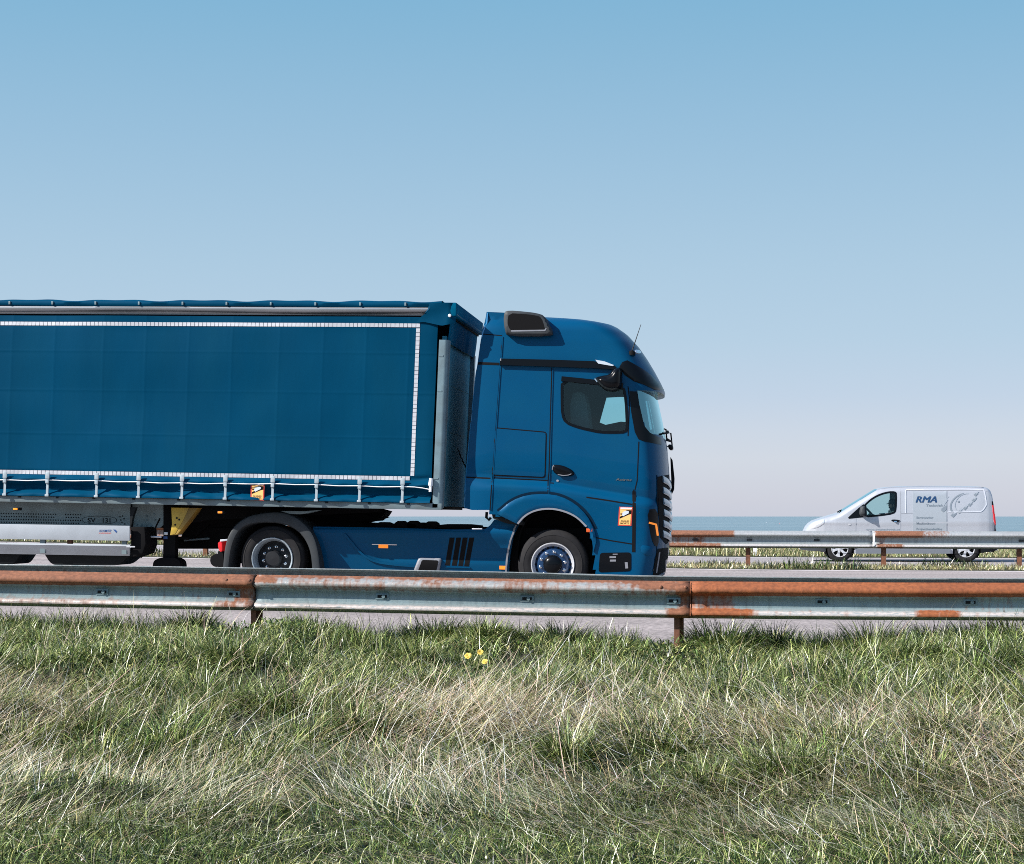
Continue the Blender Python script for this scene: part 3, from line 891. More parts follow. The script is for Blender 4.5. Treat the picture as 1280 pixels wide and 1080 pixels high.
YR = 14.6
near_top = [(-420, 709.0), (0, 715.3), (318, 720.4), (640, 725.6), (863, 728.9), (1090, 730.2), (1290, 730.8), (1600, 731.5), (2900, 735)]
zt = lambda px: np.interp(px, [a for a, b_ in near_top], [b_ for a, b_ in near_top])
def seg(a, b_):
    q = [a]+[p for p, _ in near_top if a < p < b_]+[b_]
    return [(p, float(zt(p))) for p in q]
p0 = onY(322, 760, YR)
gr = thing('guardrail', 'rusty weathered steel guardrail running across the whole view in the foreground grass', 'guardrail', (p0.x, YR, float(zg(p0.x))))
def rust_left(px, j):
    if j <= 6: return 1.05
    if j <= 10: return 0.68 if px > 285 else (0.30 if px > 40 else 0.36)
    if 150 < px < 262: return 0.05
    return (0.62 if px > 262 else 0.46) if j <= 14 else 0.25
def rust_mid(px, j):
    if j <= 1: return 0.8
    if j <= 3: return 0.85 if px > 800 or px < 345 else 0.50+0.06*math.sin(px*0.05)
    if j <= 6: return 0.95 if px > 845 else 0.50+0.08*math.sin(px*0.031)
    if j <= 10: return 0.62 if px > 845 else (0.45 if j == 7 else 0.10)
    if px > 838: return 0.9
    return 0.02 if j <= 14 else 0.12
def rust_right(px, j):
    if j <= 6: return 1.15
    if j <= 10: return 0.62 if px < 920 else (0.38 if j == 7 else (0.16 if px < 1200 else 0.34))
    if j <= 14:
        if px < 945: return 0.85
        if 1142 < px < 1198: return 0.85
        return 0.33
    return 0.5 if px < 950 else 0.15
beam('rail_beam', seg(-420, 318.5), YR, rust_left, M['rail'], gr, dent=0.006)
beam('rail_beam', seg(316.5, 864), YR+0.006, rust_mid, M['rail'], gr, dent=0.008)
beam('rail_beam', seg(862.5, 1402), YR-0.003, rust_right, M['railo'], gr, dent=0.006)
beam('rail_beam', seg(1400.5, 2000), YR+0.004, rust_mid, M['rail'], gr, dent=0.006)
beam('rail_beam', seg(1998.5, 2900), YR-0.002, rust_left, M['rail'], gr, dent=0.006)
# the second rail on the road side of the posts, a little higher
back_top = [(-420, 700.4), (0, 706.6), (440, 712.9), (640, 716.4), (840, 721.6), (1090, 723.6), (1290, 724.6), (1600, 725.4), (2900, 729)]
beam('rail_beam', back_top, YR+0.42, lambda px, j: 0.22 if j <= 2 else 0.4, M['rail'], gr, flip=True, dent=0.006)
for px in (-206, 323.5, 849, 1378, 1910, 2450):
    p = onY(px, float(zt(px))+6, YR+0.16)
    cpost(gr, p.x, YR+0.098, p.z-0.03, float(zg(p.x))-0.35, M['rustpost'])
    mb = MB(); mb.box((p.x-0.05, YR+0.150, p.z-0.21), (p.x+0.05, YR+0.372, p.z-0.09), bev=0.006)
    mb.build('spacer', M['rustpost'], gr)
# slotted bolt plates along the web, round head bolts on the laps
for px in (-90, 128, 292, 478, 659, 842, 1028, 1213):
    y = float(zt(px))+22.5
    p = onY(px, y, YR+0.035)
    mb = MB()
    mb.box((p.x-0.058, p.y-0.010, p.z-0.026), (p.x+0.058, p.y+0.002, p.z+0.026), bev=0.003)
    mb.tube([(p.x+0.012, p.y-0.011, p.z), (p.x+0.012, p.y-0.022, p.z)], 0.015, seg=10)
    mb.box((p.x-0.040, p.y-0.0125, p.z-0.011), (p.x+0.040, p.y-0.0095, p.z+0.013), 1)
    mb.build('bolt_plate', [M['steel'], M['dkplastic']], gr)
for px in (283, 312, 826, 857):
    p = onY(px, float(zt(px))+5.5, YR-0.035)
    mb = MB(); mb.lathe([(0.0, -0.014), (0.009, -0.012), (0.014, -0.006), (0.016, 0.006)], p, 12)
    mb.build('bolt', M['rustpost'], gr)
for px in (318.0, 863.8):
    mb = MB(); pp = onY(px, float(zt(px)), YR)
    pts = [Vector((pp.x, YR+dy-0.006, pp.z+dz)) for dy, dz in PROF[1:-2]]
    mb.tube(pts, 0.004, seg=5); mb.build('lap_edge', M['black'], gr)

# far guardrail
YF = 38.6
far_top = [(-1100, 630.5), (-300, 646), (200, 655.3), (600, 662.0), (850, 663.8), (1090, 664.7), (1290, 665.3), (1900, 666.2), (2700, 667.5)]
fzt = lambda px: float(np.interp(px, [a for a, b_ in far_top], [b_ for a, b_ in far_top]))
def fseg(a, b_):
    q = [a]+[p for p, _ in far_top if a < p < b_]+[b_]
    return [(p, fzt(p)) for p in q]
p0 = onY(1104, 700, YF)
fr = thing('guardrail', 'distant steel guardrail, part rust part bare metal, on the grassy median before the van', 'guardrail', (p0.x, YF, 0))
def rust_far(px, j):
    if j <= 6:
        if px < 918: return 1.1
        if 1092 < px < 1152: return 1.0
        if 1152 <= px < 1186: return 0.55
        return 0.12
    if j <= 10: return 0.55 if (px < 880 or 1094 < px < 1112) else 0.2
    if px < 905 or 1094 < px < 1130: return 0.75
    return 0.05
S2 = 1.24
for a, b_ in ((-1100, -520), (-522, 60), (58, 545), (543, 1092), (1090.5, 1640), (1638.5, 2200), (2198.5, 2700)):
    beam('rail_beam', fseg(a, b_), YF+(0.006 if a in (-522, 543) else 0), rust_far, M['rail2'], fr, sc=S2, step=0.12)
for px in [935+169.5*k for k in range(-9, 10)]:
    p = onY(px, fzt(px)+6, YF+0.12)
    hpost(fr, p.x, YF+0.13, p.z-0.02, float(zg(p.x))-0.3, M['rustpost'], w=0.10, d=0.10)
for px in (869, 937, 1021, 1277):
    p = onY(px, fzt(px)+10.7, YF+0.04)
    mb = MB(); mb.box((p.x-0.06, p.y-0.012, p.z-0.022), (p.x+0.06, p.y+0.002, p.z+0.022), bev=0.003)
    mb.build('bolt_plate', M['greyplastic'], fr)
p = onY(1092.3, fzt(1092)+4.2, YF-0.065); q = onY(1092.3, fzt(1092)+17.6, YF-0.065)
mb = MB(); mb.box((p.x-0.022, YF-0.072, q.z), (p.x+0.022, YF-0.06, p.z), bev=0.002)
mb.build('lap_plate', M['white'], fr)

# short pale marker post beyond the far road
p = onY(944, 695.5, 49.7)
mp_ = thing('marker_post', 'short pale marker post on the grass bank behind the far guardrail', 'marker post', (p.x, 49.7, float(zg(p.x))))
mb = MB(); z0 = float(zg(p.x)); mb.box((p.x-0.055, 49.65, z0-0.1), (p.x+0.055, 49.75, z0+0.36), bev=0.012)
mb.build('shaft', M['white'], mp_)
mb = MB(); mb.box((p.x-0.062, 49.64, z0+0.3605), (p.x+0.062, 49.76, z0+0.42), bev=0.012)
mb.build('cap', M['greyplastic'], mp_)

# two tiny floats far out on the sea
def buoy(px, py, m, label, h):
    D = F*(HC-SEA)/(py-HORIZ)
    d = raydir(px, py); p = CAM+d*D
    t = thing('buoy', label, 'buoy', (p.x, p.y, SEA))
    mb = MB(); mb.lathe([(0.0, -0.3), (h*0.5, -0.2), (h*0.62, 0.12*h), (h*0.42, 0.42*h), (0.0, 0.44*h)], (p.x, p.y, SEA), 16, axis='Z'); mb.build('float', m, t)
    mb = MB(); mb.lathe([(h*0.16, 0.43*h), (h*0.1, 1.0*h), (h*0.22, 1.05*h), (h*0.2, 1.3*h), (0, 1.34*h)], (p.x, p.y, SEA), 12, axis='Z'); mb.build('topmark', m, t)
buoy(957.8, 653.4, M['white'], 'tiny white speck of a buoy far out on the sea', 0.75)
buoy(974.5, 655.0, mat('pink_buoy', (0.6, 0.12, 0.12), 0.5), 'tiny pink red buoy far out on the sea', 0.75)

# yellow flowers in the verge
m_petal = mat('yellow_petals', (0.72, 0.52, 0.09), 0.6, var=0.15, vscale=60)
m_stem = mat('flower_stem', (0.09, 0.14, 0.05), 0.7)
m_leaf = mat('flower_leaf', (0.06, 0.12, 0.035), 0.6, var=0.2, vscale=30)
pc = onY(597, 826, 12.6)
base = Vector((pc.x, 12.6, float(zv(np.array(pc.x), np.array(12.6)))))
fl = thing('yellow_flower_plant', 'small plant with three bright yellow flower heads in the verge grass', 'flower', base)
mb = MB()
for px, py, r in ((585, 820, 0.028), (600.5, 815.5, 0.026), (606, 827, 0.026)):
    h = onY(px, py, 12.45)
    b0 = base+Vector((random.uniform(-.03, .03), random.uniform(-.03, .03), -0.02))
    midp = (b0+h)/2+Vector((random.uniform(-.02, .02), 0.02, 0.03))
    mb.tube([b0, midp, h], [0.005, 0.004, 0.003], seg=6)
mb.build('stem', m_stem, fl)
for px, py, r in ((585, 820, 0.026), (600.5, 815.5, 0.024), (606, 827, 0.023)):
    h = onY(px, py, 12.45)
    ax = Vector((random.uniform(-.4, .4), -0.75, 0.6)).normalized()
    u = ax.cross(Vector((0, 0, 1))).normalized(); w = ax.cross(u)
    mb = MB()
    for ring, (rr, tilt, npet) in enumerate(((r, 0.15, 13), (r*0.72, 0.45, 11), (r*0.42, 0.9, 8))):
        for k in range(npet):
            a = 2*math.pi*(k+0.5*ring)/npet+random.uniform(-.1, .1)
            d = u*math.cos(a)+w*math.sin(a); t = ax.cross(d)
            tip = h+d*rr+ax*rr*tilt
            mid = h+d*rr*0.6+ax*rr*tilt*0.8
            ww = rr*0.26
            mb.add([h, mid-t*ww, tip-t*ww*0.5, tip+t*ww*0.5, mid+t*ww], [(0, 1, 2, 3, 4)])
    mb.build('flower_head', m_petal, fl, recalc=False)
for k in range(7):
    a = k*0.9
    d = Vector((math.cos(a), math.sin(a), 0)); t = Vector((-d.y, d.x, 0))
    b0 = base+Vector((0, 0, 0.02+0.02*k)); L = 0.13
    mb = MB()
    mb.add([b0, b0+d*L*.4-t*.02+Vector((0, 0, .06)), b0+d*L*.8-t*.014+Vector((0, 0, .07)), b0+d*L+Vector((0, 0, .05)), b0+d*L*.8+t*.014+Vector((0, 0, .07)), b0+d*L*.4+t*.02+Vector((0, 0, .06))], [(0, 1, 2, 3, 4, 5)])
    mb.build('leaf', m_leaf, fl, recalc=False)

# ================================================================== SEMI TRAILER
YT = 23.58
O = onY(541.5, 637.2, YT)
def T(u, w, y=0.0):
    """place on the trailer: u metres along it (0 at the front post), w metres up from its lower rail"""
    return O + Vector((u + 0.0417*w, y, w - 0.019*u))
L0 = -13.5
tr = thing('semi_trailer', 'long blue curtain sided semi trailer with white reflective outline and pale side guards', 'trailer', (O.x-6, YT+1.27, float(zg(O.x-6))))

M['strapm'] = mat('strap_metal', (0.33, 0.39, 0.43), 0.55, 0.1, var=0.1, vscale=20)
STRAPS = [(p-541.5)/91.2 for p in (39, 104.5, 160.5, 217.5, 274.5, 336, 392.5, 447.5, 502)]
us = [STRAPS[0]-0.63*k for k in range(12, 0, -1)]+STRAPS
SEAMW = (0.98, 1.59, 2.14)
# curtain
ug = set(np.round(np.arange(L0, -0.015, 0.045), 3))
for u in us: ug |= {round(u+d, 3) for d in (-0.035, -0.02, -0.006, 0.006, 0.02, 0.035)}
ug = np.array(sorted(x for x in ug if x <= -0.018))
wg = set(np.round(np.arange(0.09, 2.66, 0.05), 3)) | set(np.round(np.arange(0.09, 0.47, 0.018), 3))
for w in SEAMW: wg |= {round(w+d, 3) for d in (-0.03, -0.012, 0.0, 0.012, 0.03)}
wg = np.array(sorted(wg))
UU, WW = np.meshgrid(ug, wg)
dz = (vnoise(UU, WW*0.35, 1.1, 81)-0.5)*0.045 + (vnoise(UU*1.0, WW, 2.6, 82)-0.5)*0.010 + (vnoise(UU*0.4+WW*0.3, WW, 1.6, 83)-0.5)*0.034
for u in us: dz = dz - 0.0016*np.exp(-((UU-u)/0.02)**2) - 0.003*np.exp(-((UU-u)/0.12)**2)
for w in SEAMW: dz = dz - 0.0016*np.exp(-((WW-w)/0.012)**2) + 0.001*np.exp(-((WW-w+0.03)/0.02)**2)*(vnoise(UU, WW, 0.8, 85)*2)
un = np.array(us)
dist = np.abs(UU[..., None]-un).min(-1)
low = np.clip((0.46-WW)/0.12, 0, 1)
dz = dz - low*0.058*np.cos((WW-0.10)*2*math.pi/0.23)*np.clip(dist/0.25, 0.7, 1)*(0.8+0.5*vnoise(UU, WW*0, 1.3, 87))          # folds of the slack lower hem
dz = dz + low*0.010*np.sin(UU*11+WW*30)*np.clip(dist/0.2, 0, 1)
fr_ = np.clip((UU+0.33)/0.3, 0, 1)*np.clip((0.55-WW)/0.3, 0, 1)
dz = dz + fr_*0.022*np.sin((WW*1.0-0.28*UU)*42)                                                            # creases running to the front ratchet
top = np.clip((WW-2.45)/0.2, 0, 1)
dz = dz + top*0.02*np.sin(UU*2.1+1.0)
dz = dz + 0.012*np.clip((UU+0.12)/0.1, 0, 1)
dz = np.clip(dz, -0.085, 0.12)
vs = [T(u, w, 0.012+d) for u, w, d in zip(UU.ravel(), WW.ravel(), dz.ravel())]
nx = len(ug)
fs = [(j*nx+i, j*nx+i+1, (j+1)*nx+i+1, (j+1)*nx+i) for j in range(len(wg)-1) for i in range(nx-1)]
curtain = mk('curtain', vs, fs, M['curtain'], tr, True, 80)
cbvh = bvh_of(vs, fs)
def surfT(u, w, off):
    p = T(u, w, 0)
    h, n, i, d = cbvh.ray_cast(p+Vector((0, -1, 0)), Vector((0, 1, 0)))
    if h is None: return p+Vector((0, -off, 0))
    return h+Vector((0, -off, 0))
# reflective tape: short squares stuck in a line
def tape(name, a, b_, wd):
    L = math.hypot(b_[0]-a[0], b_[1]-a[1]); n = int(L/0.058)
    dx, dw = (b_[0]-a[0])/L, (b_[1]-a[1])/L
    mb = MB()
    for i in range(n):
        s0 = L*i/n; s1 = L*(i+1)/n-0.006
        q = []
        for s, sd_ in ((s0, -1), (s1, -1), (s1, 1), (s0, 1)):
            q.append(surfT(a[0]+dx*s-dw*wd/2*sd_, a[1]+dw*s+dx*wd/2*sd_, 0.004))
        mb.add(q, [(0, 1, 2, 3)])
    return mb.build(name, M['tape'], curtain, smooth=False, recalc=False)
tape('reflective_tape', (L0+0.2, 2.525), (-0.285, 2.525), 0.052)
tape('reflective_tape', (L0+0.2, 0.425), (-0.345, 0.425), 0.054)
tape('reflective_tape', (-0.315, 0.46), (-0.315, 2.49), 0.052)

# lower rail, front post, front wall, roof
def tbox(mb, u0, u1, w0, w1, y0, y1, mi=0, bev=0.0):
    fr__ = [T(u0, w0, y0), T(u1, w0, y0), T(u1, w1, y0), T(u0, w1, y0)]
    bk = [T(u0, w0, y1), T(u1, w0, y1), T(u1, w1, y1), T(u0, w1, y1)]
    mb.prism(fr__, bk, mi, bev)
mb = MB()
tbox(mb, L0, 0.115, 0.0, 0.088, 0.0, 0.10, 0, 0.008)
mb.build('lower_rail', M['rave'], tr)
mb = MB()
for k in range(30):                                    # hooks and pockets under the rail
    u = -0.35-0.632*k+0.12*math.sin(k*7.1)
    if u < L0: break
    tbox(mb, u-0.02, u+0.02, 0.062, 0.088, -0.014, -0.001, 0, 0.003)
mb.build('tie_hooks', M['dkplastic'], tr)['kind'] = 'stuff'
mb = MB(); tbox(mb, L0, 0.02, 0.005, 0.085, 0.101, 2.45); mb.build('deck', M['black'], tr)
# rounded corner post
prof = []
R = 0.062
for k in range(9):
    a = math.pi/2*k/8
    prof.append((0.058+R*math.sin(a), R-R*math.cos(a)))
prof = [(-0.014, 0.0)]+prof+[(0.12, 0.16), (-0.014, 0.16)]
def postmesh(name, flip):
    rows = [0.03, 0.12, 0.121, 1.0, 1.8, 2.33]
    vs = []; n = len(prof)
    for w in rows:
        for (u, y) in prof: vs.append(T(u, w, 2.55-y if flip else y))
    fs = [(j*n+i, j*n+(i+1) % n, (j+1)*n+(i+1) % n, (j+1)*n+i) for j in range(len(rows)-1) for i in range(n)]
    fs.append(tuple(range((len(rows)-1)*n, len(rows)*n)))
    return mk(name, vs, fs, M['steel'], tr, True, 40, True)
postmesh('corner_post', False); postmesh('corner_post', True)
for w in (0.30, 0.42, 1.62, 2.1):
    mb = MB(); tbox(mb, -0.012, 0.05, w, w+0.02, -0.006, 0.0, 0); mb.build('post_catch', M['steel'], tr)
mb = MB(); tbox(mb, 0.0, 0.06, 0.05, 2.40, 0.17, 2.38); fw = mb.build('front_wall', M['wall'], tr)
mb = MB()
for w in (1.1, 1.75): tbox(mb, 0.0601, 0.064, w, w+0.02, 0.18, 2.36)
mb.build('wall_rib', M['wall'], fw)
# gathered strip of tarpaulin above the front wall, and the front roof band
vs = []; fs = []
for i in range(121):
    y = 0.02+2.5*i/120
    for j, w in enumerate((2.30, 2.37, 2.45, 2.53, 2.60, 2.64)):
        pl = 0.03*(vnoise(np.array([y]), np.array([w*0.3]), 5.5, 91)[0]-0.5)*(1.2 if j < 4 else 0.3)
        vs.append(T(0.10+pl+0.03*(j/5), w, y))
fs = [(i*6+j, (i+1)*6+j, (i+1)*6+j+1, i*6+j+1) for i in range(120) for j in range(5)]
mk('front_valance', vs, fs, M['tarp_front'], tr, True, 80)
mb = MB(); tbox(mb, 0.02, 0.15, 2.632, 2.655, 0.03, 2.52); mb.build('front_seal', M['black'], tr)
mb = MB(); tbox(mb, -0.05, 0.205, 2.656, 2.842, 0.0, 2.55, 0, 0.02); cap = mb.build('front_roof_band', M['tarp_front'], tr)
mb = MB()
for k in range(26): 
    y = 0.12+2.35*k/25
    mb.lathe([(0.0, 0.006), (0.010, 0.004), (0.012, 0)], T(0.204, 2.685, y), 8, axis='X')
mb.build('eyelet', M['steel'], cap)['kind'] = 'stuff'
# roof edge: blue hem with buckles, pale track below it
vs = []; fs = []
un2 = np.arange(L0, 0.01, 0.06)
for u in un2:
    s = 0.012*math.sin(u*5.1)+0.010*math.sin(u*10.02+1)
    for j, (w, y) in enumerate(((2.775, -0.004), (2.795, -0.016), (2.825, -0.016+s*0.5), (2.846+s*0.5, 0.0), (2.862+s*0.6, 0.05), (2.868, 0.25), (2.875, 1.27), (2.868, 2.3), (2.84, 2.55), (2.70, 2.56))):
        vs.append(T(u, w, y))
n = 10
fs = [(i*n+j, (i+1)*n+j, (i+1)*n+j+1, i*n+j+1) for i in range(len(un2)-1) for j in range(n-1)]
mk('roof_sheet', vs, fs, M['curtain'], tr, True, 60)
mb = MB()
for k in range(24):
    u = -0.50-0.632*k
    if u < L0: break
    tbox(mb, u-0.012, u+0.012, 2.79, 2.835, -0.030, -0.012, 0, 0.003)
mb.build('roof_buckle', M['steel'], tr)['kind'] = 'stuff'
# curtain track: a sunlit channel with the slack curtain top below it
vs = []; fs = []
for i, u in enumerate(un2):
    a = 0.012*math.sin(u*1.25+0.6)
    for (w, y) in ((2.774, 0.012), (2.768, -0.004), (2.745, -0.010+a*0.3), (2.715+a, -0.002), (2.700+a, 0.030), (2.690+a, 0.045), (2.665, 0.045)):
        vs.append(T(u, w, y))
n = 7
fs = [(i*n+j, (i+1)*n+j, (i+1)*n+j+1, i*n+j+1) for i in range(len(un2)-2) for j in range(n-1) if un2[i] < -0.16]
m_track = mat('curtain_track', (0.30, 0.31, 0.33), 0.35, 0.6, var=0.1, vscale=1.5, stretch=(1, 1, 6))
mk('curtain_track', vs, fs, m_track, tr, True, 60)
mb = MB(); tbox(mb, L0, -0.02, 2.60, 2.76, 0.06, 0.10); mb.build('track_backing', M['black'], tr)
# corner hood of the curtain (drapes over the end of the track)
vs = []; fs = []
cw = [2.835, 2.80, 2.74, 2.68, 2.62, 2.57]
for i in range(15):
    t = i/14
    for j, w in enumerate(cw):
        u = -0.20+0.40*t+(0.0 if j < 2 else -0.02*(j-1)*(1-t))
        ww = w-0.10*max(0, 0.5-abs(t-0.62))*(j/5)
        vs.append(T(u if t > 0.02 else u+0.06*math.sin(j), ww, -0.014-0.018*math.sin(3.3*t+j*1.1)*0.5+0.10*max(0, t-0.8)*2))
n = len(cw)
fs = [(i*n+j, (i+1)*n+j, (i+1)*n+j+1, i*n+j+1) for i in range(14) for j in range(n-1)]
mk('curtain_hood', vs, fs, M['curtain'], tr, True, 80)
mb = MB(); mb.lathe([(0, -0.02), (0.02, -0.015), (0.024, 0)], T(0.12, 2.66, -0.012), 12); mb.build('marker_lamp', M['white'], tr)
# far side and back closing the box
mb = MB(); tbox(mb, L0, 0.0, 0.09, 2.70, 2.50, 2.545); tbox(mb, L0, L0+0.05, 0.09, 2.80, 0.03, 2.499); mb.build('far_curtain', M['curtain'], tr)

# straps with two-part buckles
for u in us:
    mb = MB()
    q = [surfT(u, w, 0.008) for w in (0.10, 0.16, 0.22, 0.28, 0.34, 0.40)]
    ym = min(p.y for p in q)-0.004
    a = [T(u-0.017, 0.10, 0), T(u+0.017, 0.10, 0), T(u+0.017, 0.41, 0), T(u-0.017, 0.41, 0)]
    for p in a: p.y = ym
    mb.prism(a, [p+Vector((0, 0.006, 0)) for p in a])
    st = mb.build('strap', M['strapm'], tr, smooth=False)
    for (pn_, u0, u1, w0, w1, th) in (('buckle', -0.030, 0.030, 0.335, 0.425, 0.018), ('ratchet', -0.024, 0.024, 0.27, 0.325, 0.022), ('hook', -0.028, 0.028, 0.085, 0.115, 0.016)):
        mb = MB()
        a = [T(u+u0, w0, 0), T(u+u1, w0, 0), T(u+u1, w1, 0), T(u+u0, w1, 0)]
        for p in a: p.y = ym-th
        mb.prism(a, [p+Vector((0, th-0.001, 0)) for p in a], 0, 0.005)
        mb.build(pn_, M['strapm'], st)
# customs cord and its end fitting
pts = []
for k in range(190):
    u = -0.27-0.07*k
    if u < L0: break
    d = min(abs(u-x) for x in us)
    w = 0.315+0.006*math.sin(u*2.2)-0.010*min(1, d/0.3)
    p = surfT(u, w, 0.012); pts.append(p)
pts = [T(-0.045, 0.275, -0.02), T(-0.16, 0.295, -0.025)]+pts
mb = MB(); mb.tube(pts, 0.0075, seg=6); mb.build('customs_cord', M['white'], tr)
mb = MB()
mb.tube([T(-0.045, 0.245, -0.03), T(-0.042, 0.33, -0.03)], 0.022, seg=10)
mb.tube([T(-0.046, 0.33, -0.03), T(-0.040, 0.43, -0.03)], [0.034, 0.026], seg=10)
mb.build('cord_end', M['white'], tr)

# blind spot warning sticker
def sticker(parent, corners, surf, name='warning_sticker'):
    """corners: tl, tr, br, bl in pixels; surf(px, py, off) -> point"""
    tl, trr, br, bl = corners
    def uv(a, b_, off):
        x = (tl[0]*(1-a)+trr[0]*a)*(1-b_)+(bl[0]*(1-a)+br[0]*a)*b_
        y = (tl[1]*(1-a)+trr[1]*a)*(1-b_)+(bl[1]*(1-a)+br[1]*a)*b_
        return surf(x, y, off)
    mb = MB()
    def poly(pts, off, mi): mb.add([uv(a, b_, off) for a, b_ in pts], [tuple(range(len(pts)))], mi)
    poly([(0, 0), (1, 0), (1, 1), (0, 1)], 0.005, 0)
    poly([(.09, .13), (.91, .13), (.91, .95), (.09, .95)], 0.0065, 1)
    poly([(.10, .03), (.95, .03), (.95, .115), (.10, .115)], 0.0065, 2)
    poly([(.10, .63), (.10, .53), (.72, .27), (.93, .24), (.93, .36), (.75, .40)], 0.008, 3)
    poly([(.10, .36), (.30, .34), (.30, .42), (.10, .40)], 0.008, 3)
    poly([(.25, .45), (.30, .27), (.55, .20), (.74, .22), (.74, .33), (.45, .45), (.36, .50)], 0.0095, 4)
    poly([(.48, .165), (.93, .165), (.93, .24), (.78, .26)], 0.008, 3)
    for txt, y0 in (('ANGLES', .79), ('MORTS', .905)):
        v, f = text_mesh(txt, 1.0, 0, 0.01)
        mnx = min(p.x for p in v); mxx = max(p.x for p in v)
        mb.add([uv(.18+(p.x-mnx)/(mxx-mnx)*.62, y0-p.y/0.72*.085, 0.0095) for p in v], f, 3)
    return mb.build(name, [M['stk_red'], M['stk_yel'], M['stk_white'], M['black'], M['stk_grey']], parent, smooth=False, recalc=False)
stp = sticker(tr, ((314.5, 603.8), (331.5, 604.3), (330.8, 625.6), (313.8, 625.2)), lambda x, y, o: onY(x, y, YT)+Vector((0, -0.03-o, 0)))

# side guards
mb = MB(); pprism(mb, [(-420, 649), (162, 657.3), (162, 676.0), (-420, 668)], YT+0.02, YT+0.05, 0, 0.004)
M['guard'] = mat('guard_aluminium', (0.40, 0.435, 0.475), 0.5, 0.2, var=0.05, vscale=4, dirt=(0.28, 0.30, 0.32), damt=0.4)
sg = mb.build('side_guard', M['guard'], tr)
mb = MB()
g_ = [onY(-420, 674, YT+0.02), onY(162, 682.8, YT+0.02), onY(162, 694.8, YT+0.11), onY(-420, 686, YT+0.11)]
mb.prism(g_, [p+Vector((0, 0.03, 0.02)) for p in g_])
mb.build('side_guard', M['guard'], tr)
mb = MB(); pprism(mb, [(158, 682.5), (168.5, 682.6), (168.5, 684.2), (158, 684.1)], YT+0.015, YT+0.03); mb.build('guard_end', M['alu'], tr)
mb = MB()
for x in (-330, -190, -50, 50, 152):
    pprism(mb, [(x, 658+0.0145*(x-160)), (x+6, 658+0.0145*(x-160)), (x+6, 693+0.0145*(x-160)), (x, 693+0.0145*(x-160))], YT+0.055, YT+0.10)
mb.build('guard_bracket', M['rave'], tr)
# maker's plate lettering on the guard
mb = MB()
text_px(mb, 'SCHMITZ', 124, 139.5, 664.8, 662.0, None, 0.004, YT+0.02, 0.25, 0.02, 0)
text_px(mb, 'CARGOBULL', 123.5, 139, 666.9, 665.7, None, 0.004, YT+0.02, 0.25, 0.02, 1)
mb.add([onY(x, y, YT+0.016) for x, y in ((141.3, 661.9), (144.2, 662.0), (146.2, 664.0), (145.4, 666.4), (143.8, 664.6))], [(0, 1, 2, 3, 4)], 0)
mb.build('guard_lettering', [M['stk_blue'], M['stk_red']], sg, smooth=False, recalc=False)

# perforated pale side member with its number
YM = YT+0.42
mb = MB(); pprism(mb, [(-420, 617), (163, 628.5), (163, 659), (-420, 651)], YM, YM+0.03)
sm = mb.build('side_member', M['chassis'], tr, smooth=False)
mb = MB()
for r, (yy, xs_) in enumerate(((642.8, range(-40, 72, 1)), (646.4, range(-40, 72, 1)), (650.0, range(-40, 72, 1)), (653.6, range(-40, 72, 1)))):
    for k in range(-14, 33):
        x = 1.5+k*3.1 + (0.7 if r % 2 else 0)
        if 70 < x < 80 and r < 2: continue
        if x > 101: continue
        p = onY(x, yy+0.0145*(x-60), YM)
        mb.add([p+Vector((0.010*math.cos(2*math.pi*q/8), -0.002, 0.010*math.sin(2*math.pi*q/8))) for q in range(8)], [tuple(range(8))])
for x, y in ((150, 646), (153, 645), (151, 650), (155, 648.5), (152.5, 653), (156, 655)):
    p = onY(x, y, YM); mb.add([p+Vector((0.011*math.cos(2*math.pi*q/8), -0.002, 0.011*math.sin(2*math.pi*q/8))) for q in range(8)], [tuple(range(8))])
mb.build('punched_holes', M['dkplastic'], sm, smooth=False, recalc=False)['kind'] = 'stuff'
mb = MB()
fpoly = chaikin([(102.5, 644.8), (146, 645.2), (146, 655.3), (102.5, 655.0)], 2)
fo = resample(fpoly, 3); ctr = (124, 650)
n = len(fo)
vs = [onY(x, y, YM)+Vector((0, -0.003, 0)) for x, y in fo]+[onY(ctr[0]+(x-ctr[0])*0.975, ctr[1]+(y-ctr[1])*0.90, YM)+Vector((0, -0.003, 0)) for x, y in fo]
mb.add(vs, [(i, (i+1) % n, (i+1) % n+n, i+n) for i in range(n)])
text_px(mb, 'SV', 109.5, 119.5, 653.0, 647.2, None, 0.003, YM, 0, 0.015)
text_px(mb, '131', 128.5, 138, 653.2, 647.4, None, 0.003, YM, 0, 0.015)
mb.build('number_plate_lettering', M['dkplastic'], sm, smooth=False, recalc=False)
for x, y in ((20.5, 636.3), (276, 640.6), (-130, 632)):
    p = onY(x, y, YT+0.05)
    mb = MB(); mb.box((p.x-0.045, p.y-0.03, p.z-0.018), (p.x+0.045, p.y+0.1, p.z+0.022), bev=0.01); lm = mb.build('marker_light_base', M['dkplastic'], tr)
    mb = MB(); mb.box((p.x-0.032, p.y-0.045, p.z-0.012), (p.x+0.032, p.y-0.0301, p.z+0.014), bev=0.006); mb.build('marker_light', M['orange'], lm)
